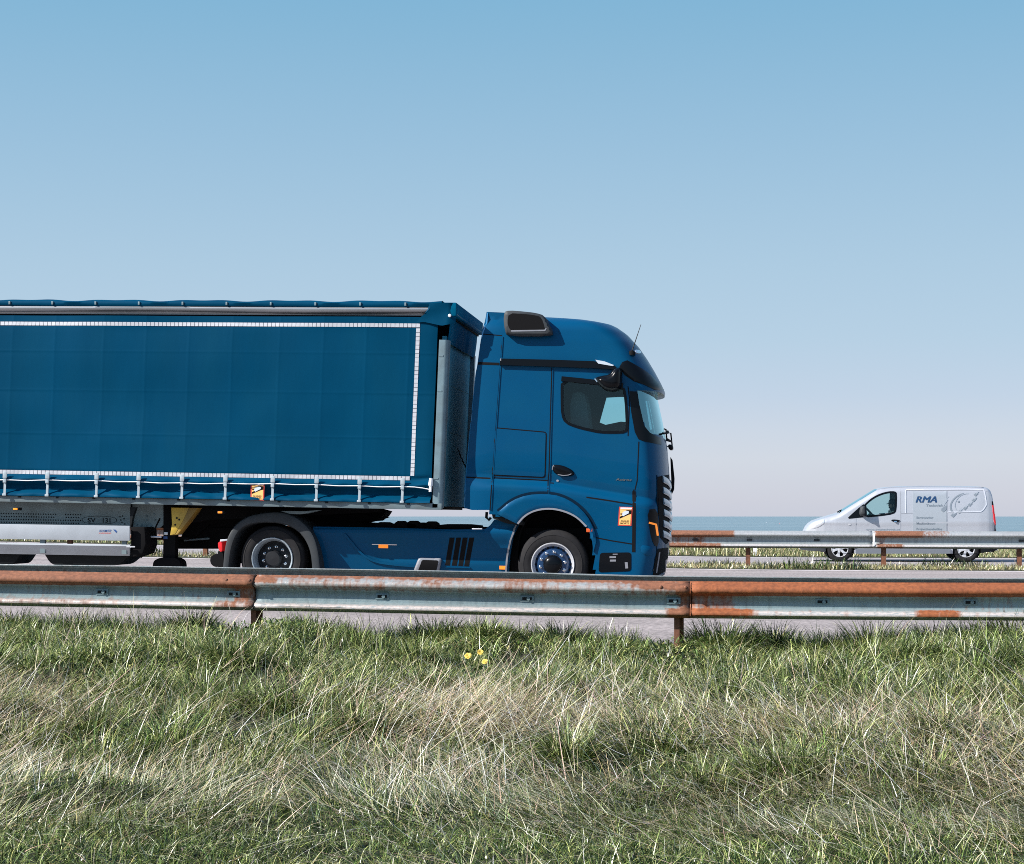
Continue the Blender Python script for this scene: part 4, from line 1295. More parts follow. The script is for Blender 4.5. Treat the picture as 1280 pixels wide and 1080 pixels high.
# frame behind, gooseneck plate, boxes
mb = MB(); pprism(mb, [(165.5, 629), (206, 630), (206, 655), (200, 659.5), (165.5, 659)], YT+0.50, YT+0.53)
gp = mb.build('gooseneck_plate', M['chassis'], tr, smooth=False)
mb = MB()
for x, y in ((184, 645), (184, 650), (193, 643), (194, 650), (171, 656), (177, 656.5), (183, 657), (189, 657)):
    p = onY(x, y, YT+0.50); mb.lathe([(0, -0.012), (0.012, -0.010), (0.016, 0)], p, 8)
mb.build('plate_bolt', M['steel'], gp)['kind'] = 'stuff'
mb = MB()
for yy in (0.65, 1.85): pprism(mb, [(-420, 617), (470, 634), (478, 640), (260, 650), (205, 660), (-420, 654)], YT+yy, YT+yy+0.05)
mb.build('frame_beam', M['black'], tr, smooth=False)
mb = MB(); pprism(mb, [(162.5, 634), (170, 634), (166, 645), (163.5, 660), (162.5, 660)], YT+0.12, YT+0.2); mb.build('end_bracket', M['dkplastic'], tr, smooth=False)
mb = MB(); pprism(mb, [(163.5, 658.5), (180.5, 659), (182, 680), (178, 692), (163.5, 697)], YT+0.10, YT+0.62, 0, 0.01); mb.build('battery_box', M['black'], tr)
mb = MB()
pprism(mb, rcorner([(50, 684), (172, 686), (148, 706.8), (64, 706.3)], 7), YT+0.25, YT+0.85, 0, 0.015); mb.build('storage_pan', M['dkplastic'], tr)
mb = MB()
pprism(mb, rcorner([(-130, 680), (32, 683), (17, 705.5), (-116, 703.5)], 5), YT+0.25, YT+0.85, 0, 0.015); mb.build('storage_pan', M['dkplastic'], tr)
# landing leg with foot, yellow bracket, reflector
for dy in (0.0, 1.5):
    YL = YT+0.42+dy
    mb = MB(); pprism(mb, [(204, 630), (216, 630), (219, 670), (218.5, 699), (203.5, 699), (204, 670)], YL, YL+0.16, 0, 0.008)
    leg = mb.build('landing_leg', M['black'], tr)
    mb = MB(); pprism(mb, rcorner([(190.5, 710.5), (191.5, 701), (200, 697), (218, 697), (225, 701), (226.5, 710.5)], 3.5), YL-0.06, YL+0.22, 0, 0.01); mb.build('foot', M['black'], leg)
    if dy == 0:
        mb = MB(); pprism(mb, [(214, 634.5), (236, 634.8), (229, 650), (219, 667.5), (212.5, 669), (215, 655)], YL-0.20, YL-0.18, 0, 0.003)
        br_ = mb.build('leg_bracket', M['yellow'], tr)
        mb = MB(); pprism(mb, [(236.2, 634.8), (247, 635), (240, 645), (222, 668), (213, 669.2), (219.5, 667.3), (229.2, 650)], YL-0.196, YL+0.02, 0, 0.003)
        mb.build('bracket_flange', mat('yellow_paint_flange', (0.36, 0.22, 0.03), 0.6, var=0.2, dirt=(0.1, 0.07, 0.03), damt=0.6), br_)
        mb = MB()
        for x, y in ((221, 647.5), (224, 649.5), (219, 656)):
            mb.lathe([(0, -0.01), (0.012, -0.008), (0.015, 0)], onY(x, y, YL-0.20), 8)
        mb.build('bracket_bolt', M['dkplastic'], br_)['kind'] = 'stuff'
        mb = MB()
        p = onY(207.4, 667, YL); mb.box((p.x-0.028, p.y-0.008, p.z-0.02), (p.x+0.028, p.y-0.001, p.z+0.02), 0, 0.003)
        p = onY(207, 672, YL); mb.box((p.x-0.030, p.y-0.008, p.z-0.02), (p.x+0.030, p.y-0.001, p.z+0.02), 1, 0.003)
        mb.build('leg_sticker', [M['alu'], M['stk_blue']], leg)
mb = MB()                                                          # air lines, cross tube, braces
mb.tube([onY(200, 648, YT+0.36), onY(193, 662, YT+0.36), onY(183, 668, YT+0.3), onY(176, 671, YT+0.3)], 0.012)
mb.tube([onY(210, 676, YT+0.45), onY(210, 676, YT+0.45)+Vector((0, 1.5, 0))], 0.03)
mb.tube([onY(190, 683, YT+0.4), onY(176, 696, YT+0.5)], 0.02)
mb.tube([onY(172, 671, YT+0.6), onY(236, 673, YT+0.6)], 0.02)
mb.build('air_line', M['black'], tr)
mb = MB(); mb.tube([onY(232, 656, YT+0.95), onY(238, 649, YT+0.95), onY(247, 642.5, YT+0.95), onY(257, 638, YT+0.95), onY(268, 636, YT+0.95)], 0.014); mb.build('fender_stay', M['rave'], tr)
mb = MB(); mb.tube([onY(230, 675.5, YT+0.9), onY(262, 673, YT+0.9)], 0.014); mb.build('cross_tube', M['rave'], tr)
mb = MB(); mb.tube([onY(185, 670.8, YT+0.35), onY(202, 671.4, YT+0.35)], 0.014); mb.build('crank_handle', M['alu'], tr)
mb = MB(); pprism(mb, [(244, 630), (468, 635), (482, 639), (478, 645), (470, 651), (395, 656), (300, 650), (262, 655), (246, 670), (236, 676), (226, 672)], YT+1.0, YT+1.5); mb.build('kingpin_plate', M['black'], tr, smooth=False)
# trailer wheels, out of the picture to the left
def wheel(parent, c, R, kind, flip=False):
    w = sub_empty('wheel', parent)
    s = -1 if flip else 1
    P_ = lambda pr: [(r, y*s) for r, y in pr]
    mb = MB()
    mb.lathe(P_([(0.292, 0.045), (0.296, 0.012), (0.315, -0.002), (0.36, -0.012), (0.40, -0.010), (0.402, -0.013), (0.408, -0.013), (0.41, -0.009), (R-0.045, 0.004), (R-0.022, 0.016), (R-0.006, 0.034), (R, 0.06), (R, 0.10), (R-0.012, 0.102), (R-0.012, 0.112), (R, 0.114), (R, 0.148), (R-0.012, 0.150), (R-0.012, 0.160), (R, 0.162), (R, 0.196), (R-0.012, 0.198), (R-0.012, 0.208), (R, 0.21), (R, 0.25), (R-0.02, 0.29), (R-0.06, 0.31), (0.30, 0.30)]), c, 64)
    mb.build('tyre', M['rubber'], w)
    if kind == 'front':
        mb = MB(); mb.lathe(P_([(0.296, 0.03), (0.302, 0.0), (0.296, -0.014), (0.286, -0.012), (0.280, 0.004), (0.268, 0.03), (0.252, 0.045)]), c, 64); mb.build('rim', M['alu'], w)
        mb = MB(); mb.lathe(P_([(0.2519, 0.045), (0.235, 0.055), (0.222, 0.035), (0.205, 0.008), (0.190, -0.006), (0.150, -0.010), (0.132, -0.010)]), c, 64); mb.build('wheel_disc', M['hubblue'], w)
        mb = MB()
        for k in range(20):
            a = 2*math.pi*k/20; q = Vector(c)+Vector((0.238*math.cos(a), 0.045*s, 0.238*math.sin(a)))
            mb.lathe(P_([(0.0, -0.004), (0.014, -0.004), (0.016, 0.006)]), q, 8)
        mb.build('hand_holes', M['black'], w)['kind'] = 'stuff'
        mb = MB(); mb.lathe(P_([(0.1319, -0.010), (0.128, -0.030), (0.115, -0.05), (0.085, -0.072), (0.05, -0.082), (0.0, -0.084)]), c, 48); mb.build('hub', M['gloss_black'], w)
        rn, yn, kk = 0.172, -0.009, 10
    else:
        mb = MB(); mb.lathe(P_([(0.296, 0.03), (0.300, 0.0), (0.292, -0.012), (0.282, -0.008), (0.274, 0.02), (0.262, 0.035), (0.252, 0.10), (0.246, 0.14)]), c, 64); mb.build('rim', M['rim'], w)
        mb = MB(); mb.lathe(P_([(0.2459, 0.14), (0.236, 0.152), (0.21, 0.150), (0.19, 0.135), (0.145, 0.132), (0.12, 0.130), (0.115, 0.06), (0.095, 0.03), (0.0, 0.025)]), c, 64); mb.build('wheel_disc', M['dkrim'], w)
        rn, yn, kk = 0.165, 0.133, 10
    for k in range(kk):
        a = 2*math.pi*(k+0.3)/kk; q = Vector(c)+Vector((rn*math.cos(a), yn*s, rn*math.sin(a)))
        mb = MB(); mb.lathe(P_([(0.0, -0.036), (0.010, -0.034), (0.0135, -0.026), (0.015, -0.004), (0.022, 0.0)]), q, 10); mb.build('wheel_nut', M['chrome'], w)
    return w
for px in (-190, -310, -430):
    c = onY(px, 690, YT+0.02); c.z = float(zg(c.x))+0.48; c.y = YT+0.02
    wheel(tr, c, 0.48, 'rear'); c2 = c.copy(); c2.y = YT+2.53; wheel(tr, c2, 0.48, 'rear', True)
    mb = MB(); mb.tube([c+Vector((0, 0.3, 0)), c2-Vector((0, 0.3, 0))], 0.07); mb.build('axle', M['black'], tr)

# ================================================================== TRACTOR UNIT
YC = 23.80
p0 = onY(560, 740, YC)
tk = thing('tractor_unit', 'shiny blue tractor unit with high sleeper cab pulling the curtain sided trailer', 'truck', (p0.x, YC+1.25, float(zg(p0.x))))
HALF = 1.12
ipl = lambda pts: (lambda v: float(np.interp(v, [a for a, b_ in pts], [b_ for a, b_ in pts])))
cabR = lambda py: 627.3-(py-420)*15.3/220
cabC = ipl([(389, 600), (392, 660), (396, 700), (400, 716), (410, 738), (425, 757), (440, 768), (470, 780), (487, 784), (488, 787), (520, 791), (560, 797), (600, 800), (650, 800), (690, 799), (720, 792), (740, 785)])
cabF = ipl([(389, 640), (390.5, 682), (393, 716), (397, 748), (401, 766), (411, 780), (426, 794), (442, 805), (457, 814), (472, 822), (483, 827), (487.4, 826), (488, 816), (520, 823), (545, 828), (560, 830), (600, 833), (640, 834), (690, 832), (720, 827), (740, 812)])
cabI = ipl([(389, 0.80), (390, 0.58), (392, 0.40), (395, 0.26), (399, 0.16), (404, 0.095), (410, 0.065), (425, 0.045), (455, 0.028), (520, 0.008), (580, 0.0), (740, 0.0)])
crease = ipl([(560, 594), (612, 597.5), (688, 601.5), (795, 620), (840, 628)])
ledge = ipl([(-40, 0), (-24, 0.004), (-9, 0.016), (-2.5, 0.030), (0, 0.036), (1.2, 0.030), (8, -0.045), (11, -0.055), (16, -0.056), (40, -0.040), (90, -0.02)])
rows = sorted(set([389, 389.6, 390.3, 391.2, 392.4, 394, 396, 398, 400.5, 403]+list(np.arange(406, 487, 3))+[487.4, 488]+list(np.arange(491, 588, 3))+list(np.arange(588, 634, 1.5))+list(np.arange(634, 741, 3))))
NS, NC = 46, 26
def planpt(t, c, f):
    """t 0..1 round the front corner from the side to the middle of the front"""
    n = 2.7
    a = math.pi/2*t
    return c+(f-c)*math.sin(a)**(2/n), HALF*(1-math.cos(a)**(2/n))
tt = [1-(1-k/NC)**1.25 for k in range(NC+1)]
half_cols = NS+NC+1
V = []; par = []
for r in rows:
    R_, C_, F_ = cabR(r), cabC(r), cabF(r)
    I_ = cabI(r)
    near = []
    for i in range(NS): near.append((R_+(C_-R_)*i/NS, 0.0))
    for t in tt: near.append(planpt(t, C_, F_))
    line = []
    for x, y in near:
        p = onY(x, r, YC)
        lo = ledge(r-crease(x)) * max(0, 1-y/0.5)
        yy = min(HALF, I_+lo+y*(HALF-I_)/HALF)
        line.append((p.x, YC+yy, p.z, x, r))
    V += [Vector(q[:3]) for q in line]; par += [(q[3], q[4]) for q in line]
    for q in line[-2::-1]:
        V.append(Vector((q[0], 2*(YC+HALF)-q[1], q[2]))); par.append((q[3], q[4]))
W_ = 2*half_cols-1
Fc = []
for j in range(len(rows)-1):
    for i in range(W_-1):
        Fc.append((j*W_+i, (j+1)*W_+i, (j+1)*W_+i+1, j*W_+i+1))
    Fc.append((j*W_+W_-1, (j+1)*W_+W_-1, (j+1)*W_, j*W_))
for i in range(half_cols-1):
    a, b_ = i, i+1; c_, d_ = W_-1-i-1, W_-1-i
    if b_ == c_: Fc.append((a, b_, d_))
    else: Fc.append((a, b_, c_, d_))
cb = bvh_of(V, Fc)
WIN = chaikin([(702.5, 474), (737, 477.5), (779, 482.5), (782.5, 500), (784, 534), (782, 540), (768, 540.5), (751, 540.2), (735, 537), (721, 533.5), (707, 528), (703, 518), (702.5, 500)], 1)
ARCH = [(633, 760), (634, 712), (638, 688), (643, 668), (647, 656), (655.5, 645), (668, 638.5), (684, 635.8), (701, 637.5), (720, 645), (734, 658.5), (740, 673), (742.5, 690), (743.5, 720), (743.5, 760)]
CUTB = [(560, 641.5), (612, 641.5), (640, 650), (656, 656), (650, 780), (560, 780)]
SCR = [(797, 489.2), (799, 505), (805, 532), (812, 541), (850, 547.5), (850, 489.2)]
keep = []; glassF = []
for f in Fc:
    x = sum(par[i][0] for i in f)/len(f); y = sum(par[i][1] for i in f)/len(f)
    ymn = min(V[i].y for i in f); ymx = max(V[i].y for i in f)
    side = ymx-ymn < 0.6
    if side and inside(x, y, WIN): continue
    if side and (inside(x, y, ARCH) or inside(x, y, CUTB)): continue
    if not side and len(f) == 4 and y > 641 and x < 660: continue
    if inside(x, y, SCR) and x > 796: glassF.append(f); continue
    keep.append(f)
cab = mk('cab_body', V, keep, M['paint'], tk, True, 45)
sc = mk('windscreen', V, glassF, M['screen'], tk, True, 60)
# roof cap seam line / upper crease highlight is given by the curvature itself

PA = lambda name, poly, m, par_=tk, **k: patch(name, poly, cb, k.pop('off', 0.004), m, par_, Yfb=YC, **k)
RI = lambda name, pl, w, m, par_=tk, **k: ribbon(name, pl, w, cb, k.pop('off', 0.003), m, par_, Yfb=YC, **k)
def mirror_part(name, src, parent):
    """the same part on the far side"""
    me = src.data.copy()
    yc = YC+HALF-ORG[src].y
    for v in me.vertices: v.co.y = 2*yc-v.co.y
    me.flip_normals()
    o = bpy.data.objects.new(name, me); return link(o, parent)

# glazing of the doors
pane = PA('side_window', WIN, M['glass'], off=-0.012, back=0.004)
fr1 = RI('window_frame', WIN, 3.4, M['gloss_black'], pane, closed=True, off=0.006, back=0.02, step=3)
fr2 = RI('window_visor', [(702, 473.5), (737, 477), (779, 482.2)], 6.0, M['gloss_black'], pane, off=0.03, back=0.02, step=3)
pane2 = mirror_part('side_window', pane, tk); mirror_part('window_frame', fr1, pane2)
for px, py in ((704.5, 473.5), (707.5, 475.5), (743.5, 504), (780, 532), (748.5, 540.3), (709, 525)):
    pass
# shut lines
seams = [[(627.2, 421), (625.5, 446)], [(624.6, 457), (619, 535), (612.5, 638)], [(689.8, 460), (688, 520), (686.2, 590), (685, 602), (684.8, 634)],
         [(614, 597.0), (684, 600.5)], [(792, 612), (793, 690)], [(692.2, 604), (685.5, 603.5)],
         [(600, 454.5), (624, 455)], [(785, 545), (787, 500), (785, 483)]]
for s in seams: RI('shut_line', s, 1.25, M['black'], off=0.0025)
for s in seams[:3]: RI('panel_edge', [(x+1.4, y) for x, y in s], 0.9, M['paint'], off=0.010, back=0.012)
RI('shut_line', [(798.5, 552), (796.5, 600), (793.5, 613)], 1.2, M['black'], off=0.0025)
RI('shut_line', [(733, 621.5), (760, 625.5), (790, 630.5)], 1.6, M['black'], off=0.0025)
RI('shut_line', [(742, 671.5), (765, 676), (790, 680)], 1.4, M['black'], off=0.0025)
RI('lower_gap', [(792.5, 614), (792.6, 650), (792.0, 690)], 4.2, M['black'], off=0.004)
RI('upper_gap', [(697, 412.5), (701, 420)], 0.1, M['black'], off=0.001)
# storage locker in the side of the sleeper
lk = PA('locker_door', rcorner([(619.5, 535.5), (682.2, 541), (680.6, 596), (616.0, 593)], 3.5), M['paint'], off=0.007, step=5, back=0.01)
RI('locker_seal', rcorner([(618.7, 534.6), (683.0, 540.2), (681.4, 597), (615.2, 594)], 3.5), 1.2, M['black'], lk, closed=True, off=0.003)
# rail under the roof, pale wedge at its front
rl = PA('roof_rail', [(624.2, 448.6), (692, 450.2), (743, 452), (769.5, 458.2), (772, 462.5), (743, 460.6), (692, 458.8), (624, 456.6)], M['gloss_black'], off=0.045, step=3, back=0.02)
PA('rail_cap', [(624, 448.4), (627, 448.5), (627, 451.5), (624, 451.4)], M['trimgrey'], rl, off=0.048, step=2)
PA('rail_wedge', [(744.5, 450.3), (756, 452.4), (768, 457.0), (766, 458.0), (748, 455.0)], M['lamp'], rl, off=0.052, step=2)
# air intake on the roof side
ik = PA('air_intake', chaikin([(631, 390.5), (637, 388.6), (655, 389.9), (671, 391.8), (681, 395), (686, 405), (691, 413.5), (691, 420.3), (634, 420.6), (631.6, 412), (630.2, 402)], 1), M['greyplastic'], off=0.06, step=2.5, dome=0.03, dr=3, back=0.30, planeY=YC+0.02)
PA('intake_mesh', chaikin([(637.2, 392.3), (655, 393.3), (671, 395), (677.5, 397.6), (682, 411), (681, 413.2), (640, 413.9), (637.4, 411), (635, 404)], 1), M['black'], ik, off=0.092, step=2.5, back=0.0, planeY=YC+0.02)
PA('intake_trim', [(640, 413.6), (681.5, 413.0), (683.0, 411.2), (684.2, 411.6), (682.3, 414.8), (640, 415.4)], M['trimgrey'], ik, off=0.094, step=2, back=0.0, planeY=YC+0.02)
# mirror camera wing
mc = PA('mirror_camera', chaikin([(743, 473.5), (750, 470.5), (762, 469), (766, 463), (772, 459.5), (778, 461.5), (778, 474), (777, 486), (768, 490), (757, 488.5), (749, 482)], 1), M['gloss_black'], off=0.06, step=2, dome=0.16, dr=9, back=0.05)
RI('camera_highlight_trim', [(744.2, 474.5), (747.5, 478.5)], 1.4, M['chrome'], mc, off=0.12, step=1.5)
# door handle
dh = PA('door_handle', chaikin([(690, 583), (692, 580.6), (703, 581.6), (714, 586.5), (718.2, 591), (717, 594.5), (706, 596), (697, 594), (691.5, 589.5)], 1), M['gloss_black'], off=0.01, step=1.5, dome=0.03, dr=5, back=0.01)
RI('handle_trim', [(697.5, 593), (705, 594.2), (711, 593.6), (714.5, 592)], 0.9, M['trimgrey'], dh, off=0.037, step=1.5)
RI('handle_rim', [(690.6, 587), (690.8, 583.5), (692.6, 581.2)], 0.9, M['trimgrey'], dh, off=0.025, step=1.5)
lockm = PA('lock', chaikin([(695.5, 599.5), (698.5, 599.5), (698.5, 602), (695.5, 602)], 1), M['chrome'], off=0.006, step=1)
mb = MB(); text_px(mb, 'Actros', 769.5, 789.5, 600.6, 597.4, cb, 0.006, YC, 0.2, 0.02, slope=0.03); mb.build('door_lettering', M['chrome'], tk, smooth=False, recalc=False)
# wheel arch flare
outer = [(620, 641.5), (624, 639), (640, 625.5), (659, 618.5), (682, 617.2), (701, 620), (720, 630), (734, 644), (743, 662), (745.5, 676)]
inner = [(742, 690), (740, 673), (734, 658.5), (720, 645), (701, 637.5), (684, 635.6), (668, 638.5), (655.5, 645.5), (647, 655)]
fl_ = PA('arch_flare', chaikin(outer, 1, False)+chaikin(inner, 1, False), M['paint'], off=0.028, step=3, dome=0.02, dr=6, back=0.03)
RI('flare_gap_shade', chaikin([(622, 638.8), (639, 624.3), (659, 616.8), (682, 615.6), (702, 618.6), (721.5, 629), (736, 643.5), (745, 661)], 2, False), 3.6, M['groove_shade'], fl_, off=0.004, step=3)  # shade of the recess above the flare, painted as a navy strip
RI('arch_edge', chaikin([(647.5, 654.5), (655.5, 645), (668, 638), (684, 635.2), (701, 637), (720, 644.6), (733.5, 658)], 2, False), 2.2, M['trimgrey'], fl_, off=0.052, back=0.04, step=3)
mb = MB(); p = onY(737, 662.5, YC); mb.box((p.x-0.04, YC-0.075, p.z-0.03), (p.x+0.045, YC-0.02, p.z+0.025), bev=0.012); mb.build('side_indicator', mat('dull_amber_lens', (0.55, 0.09, 0.02), 0.25), tk)
# lower step recess with plates
rc = PA('step_recess', rcorner([(750, 691), (789, 690.4), (789, 714), (748, 715.5)], 4), M['gloss_black'], off=0.005, step=4)
for poly in ([(762, 695.3), (770, 695.2), (770, 697.5), (762, 697.6)], [(762.5, 699.5), (770, 699.4), (770, 701.8), (762.5, 701.9)], [(781, 702.8), (784.5, 702.6), (785.3, 710.3), (781.8, 710.6)], [(766, 692.2), (772, 692.1), (772, 693.2), (766, 693.3)]):
    PA('step_plate', poly, M['trimgrey'], rc, off=0.010, step=2)
sticker(tk, ((774.0, 633.4), (790.8, 633.9), (789.2, 657.4), (772.3, 656.9)), lambda x, y, o: (lambda hn: hn[0]+hn[1]*o)(cast(x, y, cb, YC)))
# dark upper visor band, lamps, antenna
vz = PA('sun_visor', [(774, 459), (778, 452.5), (784, 450.5), (792, 455), (803, 461.5), (814, 469.5), (824, 480), (829.5, 487.5), (818, 487.3), (804, 480.5), (792.6, 476.8), (781, 469)], M['gloss_black'], off=0.008, step=3, dome=0.008, dr=3)
PA('roof_lamp', chaikin([(792.6, 437.4), (799, 438.2), (801, 441.3), (799, 442.4), (794, 441.4)], 1), M['lamp'], off=0.012, step=1.5, dome=0.01, dr=2)
h, n = cast(803.5, 431.8, cb, YC)
mb = MB(); mb.lathe([(0.05, -0.02), (0.048, 0.02), (0.03, 0.045), (0.0, 0.05)], h, 14, axis='Z'); an = mb.build('antenna_base', M['black'], tk)
q = onY(801.2, 405.5, h.y); mb = MB(); mb.tube([h+Vector((0, 0, 0.03)), q], [0.009, 0.004], seg=6); mb.build('antenna_rod', M['dkplastic'], an)
h2 = h+Vector((0.02, 1.4, 0)); 
# A pillar, dark plastic below the windscreen
PA('pillar_trim', [(787, 489), (796.5, 489.5), (799, 505), (805, 532), (812, 541), (826, 548), (826.5, 556), (806, 552), (798, 549), (793.5, 540), (789, 515)], M['gloss_black'], off=0.006, step=3)
# front: corner panel stays paint; grille slats, headlamp, bumper mouth
def planXY(py, yy):
    """place on the cab front at image row py and yy metres in from the near side"""
    C_, F_ = cabC(py), cabF(py)
    lo, hi = 0.0, 1.0
    y2 = min(yy, 2*HALF-yy)
    for _ in range(30):
        m_ = (lo+hi)/2
        if planpt(m_, C_, F_)[1] < y2: lo = m_
        else: hi = m_
    x = planpt(lo, C_, F_)[0]
    p = onY(x, py, YC)
    return Vector((p.x, YC+yy, p.z))
def sweep(name, py, y0, y1, prof, m, parent, vdrop=0.0, n=36):
    vs = []; k = len(prof)
    for i in range(n+1):
        yy = y0+(y1-y0)*i/n
        p = planXY(py, yy); p2 = planXY(py, min(y1+.02, yy+0.02)); t = (p2-p).normalized() if (p2-p).length > 1e-6 else Vector((0, 1, 0))
        nn = Vector((t.y, -t.x, 0)).normalized()
        dz_ = -vdrop*(1-abs(yy-HALF)/HALF*1.15)
        for (o_, z_) in prof: vs.append(p+nn*o_+Vector((0, 0, z_+dz_)))
    fs = [(i*k+j, (i+1)*k+j, (i+1)*k+(j+1) % k, i*k+(j+1) % k) for i in range(n) for j in range(k)]
    fs += [tuple(range(k)), tuple(n*k+j for j in range(k-1, -1, -1))]
    return mk(name, vs, fs, m, parent, True, 40, True)
gm = patch('grille_mouth', [(822, 596), (842, 592), (843, 676), (832, 680), (825, 672), (823, 640)], cb, 0.006, M['black'], tk, 3, Yfb=YC)
m_slat = mat('slat_paint', (0.16, 0.24, 0.33), 0.3, 0.5, 0.5)
slp = [(0.0, -0.035), (0.022, -0.05), (0.030, -0.03), (0.016, 0.045), (0.0, 0.055)]
for py in (597, 611, 625, 639, 653, 666):
    sweep('grille_slat', py, 0.30, 2*HALF-0.30, slp, m_slat, gm, 0.10)
hl = PA('headlamp', chaikin([(809, 637), (821.5, 636), (823.5, 660), (822.5, 684), (817, 682), (812, 664)], 1), M['gloss_black'], off=0.006, step=2.5)
RI('daytime_lamp', [(810.8, 653.2), (819.5, 655.6), (821.6, 669.5)], 2.3, M['orange'], hl, off=0.010, step=2)
PA('fog_lamp_cover', chaikin([(800, 681), (813, 682.5), (819, 688), (812, 695), (802, 692)], 1), M['paint'], off=0.012, step=3, dome=0.015, dr=4)
PA('bumper_mouth', [(822, 686), (838, 684), (837, 716), (815, 724), (818, 706)], M['black'], off=0.006, step=3)
RI('bumper_trim', [(824, 690), (822, 704), (820, 716)], 1.3, M['trimgrey'], off=0.010, step=3)
RI('bumper_trim', [(814, 722.5), (833, 716)], 1.5, M['trimgrey'], off=0.010, step=3)
# wipers, front mirror bracket and fin on the far front corner
mb = MB()
mb.tube([planXY(540, 0.5)+Vector((0.03, -0.03, 0)), planXY(539, 0.9)+Vector((0.06, -0.03, 0.02)), planXY(533, 1.4)+Vector((0.05, -0.03, 0))], 0.014)
mb.tube([planXY(545, 1.0)+Vector((0.03, -0.03, 0)), planXY(546, 1.5)+Vector((0.07, -0.03, 0)), planXY(542, 2.0)+Vector((0.05, -0.03, 0))], 0.014)
mb.build('wiper', M['black'], tk)
mb = MB()
a = onY(826, 534.5, YC+1.6); b1 = onY(832.5, 537, YC+1.8); b2 = onY(833.5, 549, YC+1.9)
mb.tube([a, b1, b2], 0.011)
c1 = onY(834.5, 541, YC+1.9); c2 = onY(838.5, 541.5, YC+1.9); c3 = onY(840.5, 560, YC+1.9); c4 = onY(834, 558, YC+1.9)
mb.tube([c1, c2, c3, c4], 0.011); mb.build('mirror_bracket', M['black'], tk)
mb = MB(); pprism(mb, chaikin([(834.5, 555), (841, 556), (841.5, 562.5), (836, 562.5)], 1), YC+1.8, YC+2.0, 0, 0.01); mb.build('front_mirror', M['gloss_black'], tk)
mb = MB(); pprism(mb, [(837.8, 571), (840.5, 575), (843, 598), (842.5, 612), (838, 621), (839, 600)], YC+1.85, YC+1.95, 0, 0.01); mb.build('corner_fin', M['black'], tk)

# side fin behind the cab (air deflector)
df_out = [(606, 388), (631.5, 389.2), (627.3, 420), (624.6, 454), (619, 535), (613.0, 637.5), (590, 637.5), (580, 635), (581.5, 600), (588, 530), (594, 470), (600, 425)]
mb = MB()
pl = resample(df_out, 6)
front = []
for x, y in pl:
    p = onY(x, y, YC); back_e = max(0, min(1, (628-(y-420)*15/220-x)/30))
    p.y = YC+0.02+cabI(y)*0.9+0.0*back_e+(ledge(y-crease(x))*(1-back_e*0.4)); front.append(p)
nb = len(pl)
vv, ee, ff, a_, b__, c__ = delaunay_2d_cdt([Vector(q) for q in pl]+[Vector((x, y)) for x in np.arange(582, 632, 6) for y in np.arange(392, 636, 6) if inside(x, y, pl) and bdist(x, y, pl) > 3], [(i, (i+1) % nb) for i in range(nb)], [], 1, 1e-4)
vs = []
for q in vv:
    be = max(0, min(1, (cabR(q.y)-q.x)/32))
    p = onY(q.x, q.y, YC); p.y = YC+0.012+min(cabI(q.y)*0.95, 0.15)+ledge(q.y-crease(q.x))*(1-be*0.6)+0.02*be**2
    vs.append(p)
n = len(vs)
fs = [tuple(f) for f in ff]
ed = {(f[i], f[(i+1) % 3]) for f in fs for i in range(3)}
vs2 = vs+[v+Vector((0.03, 0.05, 0)) for v in vs]
fs2 = fs+[tuple(i+n for i in f[::-1]) for f in fs]+[(b_, a, a+n, b_+n) for a, b_ in ed if (b_, a) not in ed]
df = mk('side_deflector', vs2, fs2, M['paint'], tk, True, 40, True)
dbv = bvh_of(vs2, fs2)
ribbon('deflector_gap', [(595, 454.0), (624, 455)], 3.2, dbv, 0.003, M['black'], df, step=4, Yfb=YC)
ribbon('deflector_seam', [(603, 417.5), (627.5, 419.5)], 1.2, dbv, 0.002, M['black'], df, step=4, Yfb=YC)
ribbon('deflector_seam', [(582.5, 596.5), (613, 598)], 1.8, dbv, 0.002, M['black'], df, step=4, Yfb=YC)
ribbon('deflector_edge_highlight', [(606, 389), (600.3, 425), (594.3, 470), (588.3, 530), (581.9, 600), (580.5, 634)], 1.5, dbv, 0.005, mat('edge_highlight_blue', (0.02, 0.16, 0.33), 0.3, 0.2, 0.6), df, step=6, Yfb=YC)  # bevel highlight painted along the rear edge in lighter blue
mirror_part('side_deflector', df, tk)
# things in the gap behind the cab
mb = MB()
for k, yy in enumerate((1.2, 1.35, 1.5)):
    a = onY(606, 545, YC+yy); b1 = onY(572, 560, YC+yy)
    pts = []
    for i in range(60):
        t = i/59
        pts.append(a+(b1-a)*t+Vector((0.006*math.cos(i*1.9), 0.006*math.sin(i*1.9), -0.40*math.sin(math.pi*t))))
    mb.tube(pts, 0.009, seg=5)
mb.build('air_hoses', M['black'], tk)
mb = MB(); pprism(mb, [(600, 430), (612, 430), (606, 636), (592, 636)], YC+0.45, YC+1.8); mb.build('cab_rear_panel', M['dkplastic'], tk, smooth=False)

